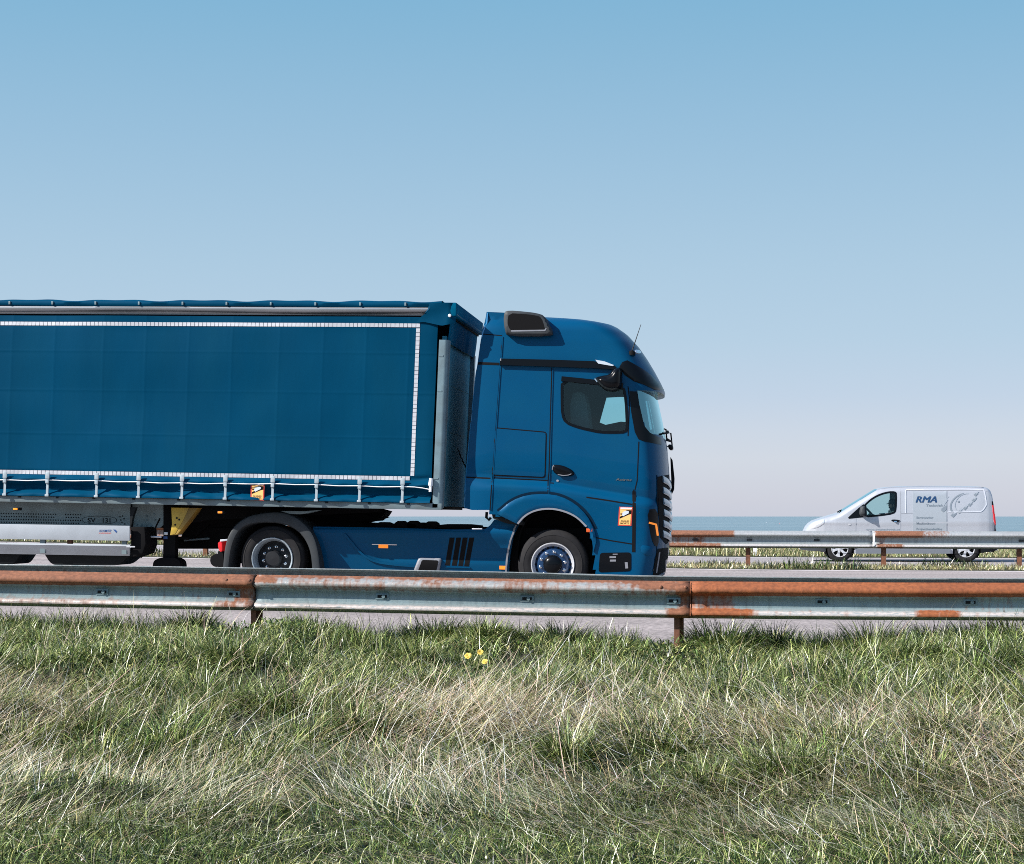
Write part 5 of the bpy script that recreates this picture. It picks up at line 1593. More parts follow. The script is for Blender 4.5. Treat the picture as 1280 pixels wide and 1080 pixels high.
# cab interior
mb = MB()
pprism(mb, [(622, 462), (695, 462), (692, 592), (615, 592)], YC+0.10, YC+0.14)                    # sleeper walls hide the bunk
pprism(mb, [(622, 462), (695, 462), (692, 592), (615, 592)], YC+2.10, YC+2.14)
pprism(mb, [(618, 590), (790, 596), (790, 600), (618, 596)], YC+0.10, YC+2.14)                       # floor
pprism(mb, [(622, 458), (790, 463), (790, 466), (622, 462)], YC+0.10, YC+2.14)                       # headliner
pprism(mb, [(640, 462), (648, 462), (645, 592), (637, 592)], YC+0.13, YC+2.1)
mb.build('cab_lining', M['interior'], tk, smooth=False)
mb = MB(); pprism(mb, [(790, 548), (796, 543), (810, 547), (812, 590), (790, 590)], YC+0.40, YC+1.85, 0, 0.02); mb.build('dashboard', M['interior'], tk)
for yy in (0.30, 1.40):
    mb = MB()
    pprism(mb, chaikin([(712, 492), (726, 488), (733, 496), (737, 535), (742, 575), (720, 582), (713, 545)], 1), YC+yy, YC+yy+0.55, 0, 0.04)
    pprism(mb, chaikin([(716, 568), (770, 562), (772, 580), (718, 588)], 1), YC+yy, YC+yy+0.55, 0, 0.04)
    mb.build('seat', M['seatfab'], tk)
mb = MB()
cst = onY(783, 541, YC+1.65); axd = Vector((-0.55, 0, 0.83)); u_ = Vector((0, 1, 0)); w_ = axd.cross(u_)
mb.tube([cst+(u_*math.cos(2*math.pi*k/24)+w_*math.sin(2*math.pi*k/24))*0.22 for k in range(25)], 0.016, cap=False)
mb.build('steering_wheel', M['interior'], tk)
mb = MB(); pprism(mb, [(695, 470), (792, 478), (792, 497), (776, 496), (758, 497), (749.5, 528), (757, 531), (776, 527), (786, 528), (786, 545), (695, 538)], YC+2.06, YC+2.09); mb.build('window_mask', M['interior'], tk, smooth=False)  # dark panel added inside the far window, shaped to leave a bright gap

# side skirt of the chassis
YS = YC+0.13
def skirtY(px, py):
    d = 0.02
    d += 0.03*max(0, min(1, (665-py)/6)) if py < 665 else 0.16*(py-665)/60
    # dished middle
    t = max(0, min(1, (px-440)/60))*max(0, min(1, (560-px)/60)) if px > 440 else 0
    dish = 0.035*max(0, min(1, (py-672)/10))*max(0, min(1, (705-py)/8))*max(0, min(1, (px-(431+(py-667)*1.0))/12)) if px < 640 else 0
    return d+dish*0.8
SK = [(390, 658.3), (440, 659), (490, 660), (570, 662.2), (600, 661.8), (606.5, 661), (612.5, 656), (617.5, 649.3), (648, 656), (641, 672), (636, 695), (633.5, 725), (633, 742), (402, 736), (400.5, 712), (397, 690), (393, 670)]
pl = resample(SK, 4); nb = len(pl)
vv, ee, ff, a_, b__, c__ = delaunay_2d_cdt([Vector(q) for q in pl]+[Vector((x, y)) for x in np.arange(392, 646, 4) for y in np.arange(650, 742, 3) if inside(x, y, pl) and bdist(x, y, pl) > 1.5], [(i, (i+1) % nb) for i in range(nb)], [], 1, 1e-4)
vs = []
for q in vv:
    p = onY(q.x, q.y, YS); p.y = YS+skirtY(q.x, q.y); vs.append(p)
n = len(vs); fs = [tuple(f) for f in ff]
ed = {(f[i], f[(i+1) % 3]) for f in fs for i in range(3)}
vs2 = vs+[v+Vector((0, 0.09, 0)) for v in vs]
fs2 = fs+[tuple(i+n for i in f[::-1]) for f in fs]+[(b_, a, a+n, b_+n) for a, b_ in ed if (b_, a) not in ed]
sk = mk('side_skirt', vs2, fs2, M['paint'], tk, True, 40, True)
sbv = bvh_of(vs2, fs2)
SP = lambda name, poly, m, **k: patch(name, poly, sbv, k.pop('off', 0.004), m, sk, k.pop('step', 3), Yfb=YS, **k)
SR = lambda name, pl_, w, m, **k: ribbon(name, pl_, w, sbv, k.pop('off', 0.004), m, sk, step=3, Yfb=YS, **k)
SR('skirt_rib', chaikin([(431, 667), (440, 678), (450, 690), (463, 699.5), (479, 704.3), (519, 707.5)], 2, False), 2.4, M['paint'], off=0.022, back=0.03)
SR('skirt_rib', [(391, 659.6), (440, 660.3), (490, 661.3), (570, 663.4), (604, 663)], 1.8, M['paint'], off=0.016, back=0.02)
SR('skirt_edge', [(393.5, 668), (397.5, 689), (401, 711), (401.5, 722)], 1.2, M['paint'], off=0.012)
for a in (((562, 672), (568.3, 672), (562.2, 706.8), (556.3, 706.6)), ((570.4, 672), (576.4, 672), (571, 707), (564.8, 706.8)), ((578.4, 672), (584.6, 672), (578.6, 707.4), (572.8, 707.2)), ((586.6, 672), (592.8, 672), (586.2, 707.8), (580.2, 707.6))):
    SP('vent_slot', list(a), M['black'], off=0.003)
SR('vent_lip', [(557, 708.6), (588, 709.6)], 1.0, M['paint'], off=0.012)
SP('side_marker', [(473.3, 680.4), (485.2, 680.6), (485.2, 685.0), (473.3, 684.8)], M['orange'], off=0.012, step=2)
SR('marker_trim', [(465, 680.2), (496, 680.9)], 0.9, M['chrome'], off=0.006)
SP('side_marker', [(624.4, 707.2), (631.8, 707.4), (631.8, 711.6), (624.4, 711.4)], M['orange'], off=0.012, step=2)
ex = SP('exhaust_frame', rcorner([(517.6, 712), (524, 697), (552.6, 698), (548.5, 717.5), (519, 717)], 3), M['trimgrey'], off=0.03, step=1.5, dome=0.02, dr=3, back=0.02)
SP('exhaust_opening', rcorner([(523.2, 712), (528.4, 700), (549, 700.7), (545.6, 714.6), (524, 714.3)], 2.5), M['black'], off=0.054, step=2)
SR('arch_edge', chaikin([(645.6, 656.5), (639.4, 671), (634.6, 690), (632.2, 718), (631.6, 738)], 2, False), 2.2, M['trimgrey'], off=0.03, back=0.05)
mirror_part('side_skirt', sk, tk)
mb = MB(); p = onY(601, 661.2, YC+0.02); mb.box((p.x-0.12, YC-0.005, p.z-0.006), (p.x+0.02, YC+0.05, p.z+0.010), bev=0.004); mb.build('step_plate', M['alu'], tk)
mb = MB(); mb.tube([onY(608.5, 640, YC+0.1), onY(608, 647, YC+0.1), onY(611, 650, YC+0.1), onY(613.5, 647, YC+0.1)], 0.02); mb.build('cab_mount_hook', M['black'], tk)
mb = MB(); pprism(mb, [(614, 640), (640, 648), (656, 652), (655, 657), (634, 654.5), (616, 648)], YC+0.05, YC+0.14, 0, 0.01); mb.build('cab_step_bar', M['dkplastic'], tk)

# chassis frame between the wheels
mb = MB()
for yy in (0.82, 1.62): pprism(mb, [(262, 660), (500, 655.5), (690, 661), (690, 672), (500, 668), (262, 676)], YC+yy, YC+yy+0.08)
pprism(mb, [(380, 650), (478, 655), (478, 661), (380, 668)], YC+0.7, YC+1.8)
mb.build('chassis_frame', M['black'], tk, smooth=False)
mb = MB()
for x0, x1, y0 in ((488, 520, 653.5), (494, 506, 651.0), (509, 522, 650.8), (532, 545, 651.5), (545, 600, 655.0), (470, 488, 652.5), (524, 530, 653)):
    pprism(mb, chaikin([(x0, y0), (x1, y0+0.3), (x1+2, 661), (x0-2, 661)], 1), YC+0.35+0.004*(x0 % 7), YC+0.62, 0, 0.006)
mb.build('chassis_fittings', M['black'], tk)['kind'] = 'stuff'
mb = MB(); pprism(mb, [(330, 641), (455, 643), (470, 647), (440, 655), (392, 658), (380, 650), (345, 646)], YC+0.75, YC+1.75); mb.build('fifth_wheel_plate', M['black'], tk, smooth=False)
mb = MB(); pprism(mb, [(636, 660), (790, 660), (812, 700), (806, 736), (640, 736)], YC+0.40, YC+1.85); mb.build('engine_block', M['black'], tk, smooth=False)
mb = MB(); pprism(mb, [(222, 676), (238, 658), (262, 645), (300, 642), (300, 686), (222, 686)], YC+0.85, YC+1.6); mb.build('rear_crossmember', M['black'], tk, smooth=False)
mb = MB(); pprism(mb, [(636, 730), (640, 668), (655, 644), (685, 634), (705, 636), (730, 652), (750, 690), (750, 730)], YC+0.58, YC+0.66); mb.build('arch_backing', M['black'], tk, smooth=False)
# inner wheel arch liner
arc = chaikin([(646, 700), (648, 668), (657, 648), (672, 640.5), (685, 638.5), (701, 640), (719, 647.5), (733, 661), (741, 690), (742, 720)], 1, False)
vs = []
for x, y in arc:
    p = onY(x, y, YC); vs += [Vector((p.x, YC+0.03, p.z)), Vector((p.x, YC+0.60, p.z))]
fs = [(2*i, 2*i+1, 2*i+3, 2*i+2) for i in range(len(arc)-1)]
mk('arch_liner', vs, fs, M['black'], tk, True, 60)
# rear mudguard: outer lip, broad top
go = chaikin([(277.7, 730), (278, 705), (281, 679), (287, 664), (296, 653.5), (309, 645.2), (325, 641.2), (346, 639.2), (360, 641.5), (372, 647.5), (383, 656.5), (391, 667.5), (396.5, 682), (400, 705), (401, 730)], 2, False)
gi = chaikin([(285, 730), (285.5, 705), (289, 682), (296.5, 664.5), (307, 656.5), (322.5, 653.4), (341, 653.2), (359, 656.4), (373, 665), (383, 678), (388.5, 695), (390, 730)], 2, False)
def even(p, n):
    d = [0]
    for i in range(1, len(p)): d.append(d[-1]+math.hypot(p[i][0]-p[i-1][0], p[i][1]-p[i-1][1]))
    s = np.linspace(0, d[-1], n)
    return list(zip(np.interp(s, d, [a for a, _ in p]), np.interp(s, d, [b_ for _, b_ in p])))
go = even(go, 50); gi = even(gi, 50)
for flip in (False, True):
    vs = []
    for (a, b_) in zip(go, gi):
        A = onY(*a, YC); B = onY(*b_, YC); Mi = A*0.75+B*0.25
        q = [Vector((A.x, YC+0.62, A.z)), Vector((A.x, YC+0.05, A.z)), Vector((A.x*.93+B.x*.07, YC+0.015, A.z*.93+B.z*.07)), Vector((Mi.x, YC+0.005, Mi.z)), Vector((B.x*.9+A.x*.1, YC+0.02, B.z*.9+A.z*.1)), Vector((B.x, YC+0.05, B.z)), Vector((B.x, YC+0.60, B.z))]
        if flip: q = [Vector((p.x, 2*(YC+HALF)-p.y, p.z)) for p in q]
        vs += q
    fs = [(i*7+j, (i+1)*7+j, (i+1)*7+j+1, i*7+j+1) for i in range(49) for j in range(6)]
    mk('rear_mudguard', vs, fs, M['greyplastic'], tk, True, 50, True)
mb = MB()
tip = [(p[0], p[1]) for p in go if p[1] < 668 and p[0] < 365]
vs = []
for x, y in tip:
    p = onY(x, y-0.9, YC); vs += [Vector((p.x, YC+0.04, p.z)), Vector((p.x, YC+0.20, p.z+0.002))]
mk('mudguard_trim', vs, [(2*i, 2*i+1, 2*i+3, 2*i+2) for i in range(len(tip)-1)], M['rave'], tk, True, 60)
mb = MB(); pprism(mb, [(350, 638.6), (382, 638.8), (399, 637.6), (384, 641.5), (375, 642.8), (362, 642.5)], YC+0.04, YC+0.25, 0, 0.004); mb.build('mudguard_bracket', M['rave'], tk)
# tail lamp and flap
mb = MB(); pprism(mb, chaikin([(272.3, 677.5), (277.6, 676.5), (278, 689.5), (274.5, 689.8), (272.5, 684)], 1), YC+0.02, YC+0.35, 0, 0.008); mb.build('tail_lamp', M['red'], tk)
mb = MB(); pprism(mb, [(275, 674.5), (284.5, 673.6), (284.5, 676), (275, 677)], YC+0.03, YC+0.35, 0, 0.004); mb.build('lamp_bracket', M['alu'], tk)
mb = MB(); pprism(mb, [(272.5, 689), (279, 689), (279, 709), (272.5, 709)], YC+0.05, YC+0.4)
c = onY(270.3, 700.5, YC+0.06); mb.lathe([(0, 0), (0.085, 0.0), (0.092, 0.01), (0.092, 0.32), (0.0, 0.33)], c, 24); mb.build('air_tank', M['black'], tk)
# wheels
cF = onY(690.6, 705.8, YC); cF.y = YC+0.04
wheel(tk, cF, 0.487, 'front')
cF2 = cF.copy(); cF2.y = YC+2*HALF-0.04; wheel(tk, cF2, 0.487, 'front', True)
cR = onY(338.0, 698.6, YC); cR.y = YC+0.10
wheel(tk, cR, 0.465, 'rear')
cR2 = cR.copy(); cR2.y = YC+2*HALF-0.10; wheel(tk, cR2, 0.465, 'rear', True)
mb = MB(); mb.tube([cR+Vector((0, 0.3, 0)), cR2-Vector((0, 0.3, 0))], 0.10); mb.tube([cF+Vector((0, 0.3, 0)), cF2-Vector((0, 0.3, 0))], 0.06); mb.build('axle', M['black'], tk)
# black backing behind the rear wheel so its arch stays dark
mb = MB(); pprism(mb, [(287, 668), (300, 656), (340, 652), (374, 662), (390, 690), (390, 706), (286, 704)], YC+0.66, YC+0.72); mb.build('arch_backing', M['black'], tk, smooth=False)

# ================================================================== VAN
YV = 44.6
HV = 0.95
pv = onY(1130, 702, YV)
vn = thing('panel_van', 'silver panel van with RMA lettering and a grey gear drawing on its side, driving left', 'van', (pv.x, YV+HV, 0))
vtop = ipl([(1000.5, 676), (1003, 668), (1006.5, 661.5), (1008.5, 657.5), (1012, 653.8), (1017, 650.4), (1027, 647.0), (1036, 644.2), (1046, 641.3), (1050, 639.5), (1062, 632), (1075, 624), (1088, 615.8), (1096, 611), (1103, 608.9), (1112, 607.8), (1125, 607.0), (1150, 606.4), (1184, 606.4), (1215, 606.8), (1229, 607.3), (1236, 608.3), (1239.5, 611), (1241.5, 616), (1243, 626), (1245.3, 645), (1247, 664), (1248.5, 676)])
vbot = ipl([(1000.5, 687), (1010, 688.5), (1030, 689.5), (1070, 692), (1190, 692), (1225, 691.5), (1248.5, 688)])
vins = ipl([(1000.5, 0.60), (1003, 0.42), (1007, 0.28), (1012, 0.18), (1020, 0.09), (1030, 0.04), (1045, 0.012), (1060, 0.0), (1225, 0.0), (1236, 0.02), (1241, 0.05), (1245, 0.09), (1248.5, 0.16)])
colsx = sorted(set(list(np.arange(1000.5, 1012, 0.9))+list(np.arange(1012, 1128, 1.5))+list(np.arange(1128, 1236, 3))+list(np.arange(1236, 1249, 0.9))+[1248.5]))
NSD = 34
V2 = []; par2 = []
for x in colsx:
    zt_ = onY(x, vtop(x), YV).z; zb = onY(x, vbot(x), YV).z; X_ = onY(x, 650, YV).x
    ins = vins(x)
    belt = 1.02
    sec = []
    rc_ = min(0.16, (zt_-zb)*0.4)
    zs_ = np.linspace(zb, zt_-rc_, NSD-9)
    def side(z):
        y = ins
        if z < 0.42: y += 0.05*((0.42-z)/0.25)**2*0.6
        if z > belt: y += 0.13*((z-belt)/0.9)**1.4
        if 0.94 < z < 1.02: y -= 0.012*math.sin(math.pi*(z-0.94)/0.08)
        if 0.42 < z < 0.60: y -= 0.018*math.sin(math.pi*(z-0.42)/0.18)
        return y
    for z in zs_: sec.append((side(z), z))
    ye = side(zt_-rc_)
    for k in range(1, 6):
        a = math.pi/2*k/5
        sec.append((ye+rc_*1.3*(1-math.cos(a)), zt_-rc_+(rc_-0.03)*math.sin(a)))
    y6 = sec[-1][0]
    for k in range(1, 5):
        t = k/4; y = y6+(HV-y6)*t
        sec.append((y, zt_-0.03+0.03*(1-(1-t)**2)))
    ln = [(X_, YV+y, z) for y, z in sec]
    V2 += [Vector(q) for q in ln]
    yy_ = [HORIZ-F*(z-HC)/((Vector((X_, YV, z))-CAM).dot(WV)) for _, z in sec]
    par2 += [(x, q) for q in yy_]
    for q, py in zip(ln[-2::-1], yy_[-2::-1]):
        V2.append(Vector((q[0], 2*(YV+HV)-q[1], q[2]))); par2.append((x, py))
ns = len(sec); W2 = 2*ns-1
F2 = []
for i in range(len(colsx)-1):
    for j in range(W2-1):
        F2.append((i*W2+j, (i+1)*W2+j, (i+1)*W2+j+1, i*W2+j+1))
    F2.append((i*W2+W2-1, (i+1)*W2+W2-1, (i+1)*W2, i*W2))
for e in (0, len(colsx)-1):
    for j in range(ns-2):
        F2.append((e*W2+j, e*W2+j+1, e*W2+W2-2-j, e*W2+W2-1-j))
    F2.append((e*W2+ns-2, e*W2+ns-1, e*W2+ns))
vb = bvh_of(V2, F2)
VWIN = chaikin([(1080.5, 646), (1078, 635.5), (1084, 628.5), (1092, 622.2), (1101, 617.8), (1111, 615.2), (1118.5, 615.2), (1120.2, 617), (1119.7, 637.5), (1117, 641.6), (1100, 644.2)], 1)
SCRV = [(1049, 640.2), (1060, 633.4), (1075, 624.6), (1088, 616.4), (1096.5, 611.3)]
keep = []; gf = []; sf = []
wheels_v = [(1050.0, 685.6), (1208.0, 685.8)]
for f in F2:
    if len(f) < 3: continue
    x = sum(par2[i][0] for i in f)/len(f); y = sum(par2[i][1] for i in f)/len(f)
    yav = sum(V2[i].y for i in f)/len(f)-YV; yav = min(yav, 2*HV-yav)
    if inside(x, y, VWIN) and yav < 0.45: continue
    if yav < 0.5 and any(math.hypot(x-a, y-b_) < 18.3 for a, b_ in wheels_v): continue
    if 1049 < x < 1097 and yav > 0.22 and max(V2[i].y for i in f)-min(V2[i].y for i in f) < 0.6 and y < np.interp(x, [a for a, _ in SCRV], [b_ for _, b_ in SCRV])+3.0 : sf.append(f); continue
    keep.append(f)
vbody = mk('van_body', V2, keep, M['silver'], vn, True, 40)
mk('windscreen', V2, sf, M['screen'], vn, True, 60)
VP = lambda name, poly, m, par_=vn, **k: patch(name, poly, vb, k.pop('off', 0.004), m, par_, k.pop('step', 1.5), Yfb=YV, **k)
VR = lambda name, pl_, w, m, par_=vn, **k: ribbon(name, pl_, w, vb, k.pop('off', 0.004), m, par_, step=k.pop('step', 1.5), Yfb=YV, **k)
def vmirror(src, parent):
    me = src.data.copy(); yc = YV+HV-ORG[src].y
    for v in me.vertices: v.co.y = 2*yc-v.co.y
    me.flip_normals()
    return link(bpy.data.objects.new(src.name.split('.')[0], me), parent)
vg = VP('side_window', VWIN, M['vglass'], off=-0.01, back=0.003); vmirror(vg, vn)
vf = VR('window_seal', VWIN, 2.4, M['gloss_black'], vg, closed=True, off=0.004)
qp = VP('quarter_panel', chaikin([(1058, 648.8), (1066, 641.3), (1076.7, 631.9), (1081, 629.5), (1079.5, 636), (1081, 646.4), (1070, 647.6)], 1), M['gloss_black'], off=0.005)
vmi = VP('wing_mirror', chaikin([(1073.6, 645), (1074.4, 636), (1077, 632.8), (1082.2, 633.4), (1083, 640), (1082.3, 645.8)], 1), M['greyplastic'], off=0.10, dome=0.10, dr=3, back=0.12, step=1.2)
VP('mirror_edge', [(1080, 633.4), (1082.3, 633.4), (1083, 645.6), (1081, 645.8)], M['gloss_black'], vmi, off=0.205, back=0.03)
VP('door_handle', chaikin([(1113.5, 650.5), (1116, 649.2), (1124.5, 650), (1124.8, 651.6), (1121, 653.2), (1116, 652)], 1), M['gloss_black'], off=0.02, dome=0.01, dr=1, step=1)
VP('handle_catch', chaikin([(1117, 651.6), (1121.5, 651.6), (1120.5, 653.2), (1117.8, 653)], 1), M['chrome'], off=0.036, step=1)
VP('side_repeater', chaikin([(1060, 655), (1063.5, 654.6), (1063.5, 656.2), (1060.5, 656.4)], 1), M['alu'], off=0.008, step=1)
m_seam = mat('van_shut_line', (0.24, 0.26, 0.30), 0.6)
m_hi = mat('silver_swage_highlight', (0.68, 0.69, 0.74), 0.3, 0.3, 0.5)  # lighter copy of the body silver: swage highlight painted in
for s in ([(1125.6, 609.5), (1125.8, 650), (1125.5, 692)], [(1070, 648), (1069.5, 672), (1072, 690)], [(1183.8, 610), (1183.8, 640), (1184, 690)], [(1126, 641.6), (1183, 640.8)]):
    VR('shut_line', s, 0.7, m_seam, off=0.003, step=3)
VR('panel_swage_highlight', chaikin([(1132.3, 641.2), (1131.6, 613.5), (1133.5, 612.0), (1228, 611.6), (1230.5, 613.4), (1233.3, 630), (1232, 633), (1227.5, 639.2), (1222, 639.8), (1184, 640.2)], 1, False), 1.0, m_hi, off=0.010)
VR('panel_swage_lower_edge', chaikin([(1133, 613.0), (1229, 612.7)], 1, False), 0.7, m_seam, off=0.005, step=3)
VR('roof_gutter', [(1098, 611.6), (1112, 609.4), (1150, 608.2), (1236, 609.2)], 0.6, m_seam, off=0.004, step=3)
VR('arch_lip', [(1208+18.6*math.cos(math.radians(a)), 685.8-18.6*math.sin(math.radians(a))) for a in range(5, 180, 7)], 1.4, M['silver'], off=0.022, step=3)
VR('arch_lip', [(1050+18.6*math.cos(math.radians(a)), 685.6-18.6*math.sin(math.radians(a))) for a in range(0, 178, 7)], 1.4, M['silver'], off=0.022, step=3)
sd_ = VP('side_decal', [(1141, 609.6), (1183, 609.4), (1183.2, 664), (1141, 664)], M['silver2'], off=0.004, step=4)
mb = MB()
text_px(mb, 'RMA', 1144.3, 1170.2, 628.2, 620.0, vb, 0.009, YV, 0.30, 0.0, 0)
text_px(mb, 'RMA', 1144.8, 1170.7, 628.2, 620.0, vb, 0.010, YV, 0.30, 0.0, 0)
text_px(mb, 'RMA', 1145.2, 1171.1, 628.0, 620.2, vb, 0.011, YV, 0.30, 0.0, 0)
text_px(mb, 'Techniek', 1157.5, 1178.5, 633.2, 630.2, vb, 0.009, YV, 0.15, 0.012, 1)
for i, (t, x1) in enumerate((('Engineering', 1166.5), ('Machinebouw', 1169), ('Projectbegeleiding', 1177.5))):
    text_px(mb, t, 1145.4, x1, 648.2+7.1*i, 645.6+7.1*i, vb, 0.009, YV, 0, 0.02, 1)
text_px(mb, 'www.rmatechniek.nl', 1082, 1124, 662.6, 660.6, vb, 0.009, YV, 0, 0.015, 1)
mb.build('side_lettering', [M['navy'], M['txtgrey']], sd_, smooth=False, recalc=False)
# gear drawing: two arcs and a rim of teeth
mb = MB()
def vpoly(pts, off, mi): mb.add([(lambda hn: hn[0]+hn[1]*off)(cast(x, y, vb, YV)) for x, y in pts], [tuple(range(len(pts)))], mi)
def arcband(cx, cy, rx, ry, rot, a0, a1, w, off, mi, n=22):
    cr, sr = math.cos(rot), math.sin(rot)
    for i in range(n):
        q = []
        for a, s in ((i, 1), (i+1, 1), (i+1, 1-w), (i, 1-w)):
            t = math.radians(a0+(a1-a0)*a/n)
            u, v = rx*s*math.cos(t), ry*s*math.sin(t)
            q.append((cx+u*cr-v*sr, cy+u*sr+v*cr))
        vpoly(q, off, mi)
arcband(1203, 630, 17, 12.5, math.radians(-32), 165, 300, 0.13, 0.006, 0)
arcband(1207, 629.5, 14.5, 12, math.radians(-35), 150, 315, 0.06, 0.007, 1)
arcband(1199, 628, 21, 14.5, math.radians(-32), 185, 250, 0.06, 0.005, 1)
teeth = [(1220.0, 618.0), (1217.6, 625.0), (1212.6, 630.6), (1206.6, 635.2), (1199.6, 639.6), (1192.0, 643.6)]
for i, (cx, cy) in enumerate(teeth):
    s = 2.9 if i < 5 else 3.6
    r = math.radians(-38)
    for k, (dx, dy, mi, o_) in enumerate(((0, 0, 0, 0.008), (1.2, -2.2, 1, 0.010))):
        pts = [(-s, -s*0.5), (s*0.8, -s*0.6), (s, s*0.35), (-s*0.7, s*0.6)] if k == 0 else [(-s*0.6, -s*0.2), (s*0.7, -s*0.3), (s*0.8, s*0.3), (-s*0.5, s*0.3)]
        vpoly([(cx+dx+a*math.cos(r)-b_*math.sin(r), cy+dy+a*math.sin(r)+b_*math.cos(r)) for a, b_ in pts], o_, mi)
vpoly([(1177, 635.5), (1183.5, 631.5), (1183.0, 637), (1179, 640.2), (1176.3, 638)], 0.010, 0)
vpoly([(1178, 632), (1184, 624), (1185, 624.5), (1179.4, 633)], 0.010, 1)
vpoly([(1197, 626.5), (1199.5, 626), (1199, 628.2), (1197.2, 628.2)], 0.009, 0)
mb.build('gear_decal', [M['gear'], M['gearlt']], vbody, smooth=False, recalc=False)
# lamps, bumpers, sills, wipers
VP('headlamp', chaikin([(1012.5, 655.5), (1019, 651), (1030, 648.6), (1031.5, 652.5), (1025, 658.5), (1015, 661.5), (1011, 660)], 1), M['lamp'], off=0.008, dome=0.02, dr=2.5)
tl_ = VP('tail_lamp', [(1242.6, 630.5), (1245.2, 631), (1247.4, 656), (1245.6, 657)], M['red'], off=0.012)
VP('lamp_cap', [(1242.2, 625.6), (1244.6, 626), (1245.2, 631), (1242.6, 630.5)], M['gloss_black'], off=0.014)
VP('lamp_foot', [(1245.6, 657), (1247.4, 656), (1248.2, 668), (1246, 668)], M['gloss_black'], off=0.012)
VP('front_bumper', [(1000.6, 676), (1010, 677), (1031, 679), (1032.5, 689), (1016, 688.6), (1001, 686.5)], M['greyplastic'], off=0.02, step=2)
VP('rear_bumper', [(1226.5, 678), (1248, 676), (1248.3, 688), (1240, 691.4), (1226.5, 691.3)], M['dkplastic'], off=0.02, step=2)
VP('sill', [(1069.5, 686.2), (1188, 686.2), (1188, 692), (1070, 692)], M['sill'], off=0.03, step=3)
mb = MB(); a = onY(1046.5, 641.2, YV+0.5); b_ = onY(1050, 639.6, YV+0.55); mb.tube([a+Vector((0, 0, 0.02)), b_+Vector((0, 0, 0.03)), onY(1056, 636.5, YV+1.0)], 0.014); mb.build('wiper', M['black'], vn)
mb = MB(); pprism(mb, [(1002, 676), (1032, 680), (1031, 689), (1004, 687)], YV+0.35, YV+1.5); pprism(mb, [(1024, 666), (1245, 668), (1243, 690), (1026, 690)], YV+0.45, YV+1.45); mb.build('underbody', M['black'], vn, smooth=False)
for cx, cy in wheels_v:
    vs = []
    for a in range(-40, 221, 10):
        t = math.radians(a); p = onY(cx+18.2*math.cos(t), cy-18.2*math.sin(t), YV); vs += [Vector((p.x, YV+0.03, p.z)), Vector((p.x, YV+0.44, p.z))]
    mk('arch_liner', vs, [(2*i, 2*i+1, 2*i+3, 2*i+2) for i in range(26)], M['black'], vn, True, 60)
def van_wheel(c, flip=False):
    w = sub_empty('wheel', vn); s = -1 if flip else 1
    P_ = lambda pr: [(r, y*s) for r, y in pr]
    R = 0.332
    mb = MB(); mb.lathe(P_([(0.205, 0.03), (0.212, 0.0), (0.24, -0.01), (0.285, -0.008), (0.312, 0.005), (0.326, 0.02), (R, 0.045), (R, 0.175), (0.32, 0.205), (0.21, 0.21)]), c, 48); mb.build('tyre', M['rubber'], w)
    mb = MB(); mb.lathe(P_([(0.208, 0.02), (0.211, -0.006), (0.203, -0.010), (0.196, 0.01), (0.19, 0.04)]), c, 48)
    mb.lathe(P_([(0.0, -0.016), (0.035, -0.014), (0.055, -0.006), (0.06, 0.02)]), c, 32)
    for k in range(6):
        a = 2*math.pi*k/6+0.26
        d = Vector((math.cos(a), 0, math.sin(a))); t = Vector((-d.z, 0, d.x)); y = Vector((0, s, 0)); C_ = Vector(c)
        q = [C_+d*0.05+t*0.030, C_+d*0.13+t*0.030, C_+d*0.198+t*0.062, C_+d*0.198-t*0.062, C_+d*0.13-t*0.030, C_+d*0.05-t*0.030]
        f_ = [p+y*(-0.008 if i in (0, 5) else 0.000) for i, p in enumerate(q)]
        mb.prism(f_, [p+y*0.035 for p in q], 0, 0.006)
    mb.build('rim', M['alu'], w)
    mb = MB(); mb.lathe(P_([(0.0, 0.05), (0.205, 0.05), (0.207, 0.06)]), c, 32); mb.build('brake_backing', M['black'], w)
for cx, cy in wheels_v:
    c = onY(cx, cy, YV); c.y = YV+0.045; c.z = 0.332
    van_wheel(c); c2 = c.copy(); c2.y = YV+2*HV-0.045; van_wheel(c2, True)
# cabin
mb = MB()
pprism(mb, [(1122, 614), (1126, 614), (1126, 690), (1122, 690)], YV+0.16, YV+1.74)
pprism(mb, [(1060, 662), (1124, 662), (1124, 666), (1060, 666)], YV+0.10, YV+1.8)
mb.build('cabin_lining', M['interior'], vn, smooth=False)
mb = MB(); pprism(mb, [(1054, 647), (1062, 641.5), (1074, 643), (1078, 650), (1076, 664), (1056, 664)], YV+0.20, YV+1.7, 0, 0.03); mb.build('dashboard', M['interior'], vn)
for yy in (0.26, 1.12):
    mb = MB()
    pprism(mb, chaikin([(1112, 641), (1117, 638.5), (1121, 641), (1121, 663), (1113, 663)], 1), YV+yy, YV+yy+0.5, 0, 0.03)
    pprism(mb, chaikin([(1097, 656), (1114, 658), (1114, 664), (1097, 664)], 1), YV+yy, YV+yy+0.5, 0, 0.03)
    if yy > 1: pprism(mb, chaikin([(1113.5, 633), (1117, 632), (1119.5, 634), (1119.5, 640), (1114.5, 640)], 1), YV+yy+0.12, YV+yy+0.38, 0, 0.02)
    mb.build('seat', M['seatfab'], vn)
mb = MB()
cst = onY(1088.5, 641.5, YV+0.5); axd = Vector((0.75, 0, 0.66)); u_ = Vector((0, 1, 0)); w_ = axd.cross(u_)
mb.tube([cst+(u_*math.cos(2*math.pi*k/24)+w_*math.sin(2*math.pi*k/24))*0.19 for k in range(25)], 0.017, cap=False)
mb.tube([cst, cst-axd*0.35], 0.03)
mb.build('steering_wheel', M['interior'], vn)

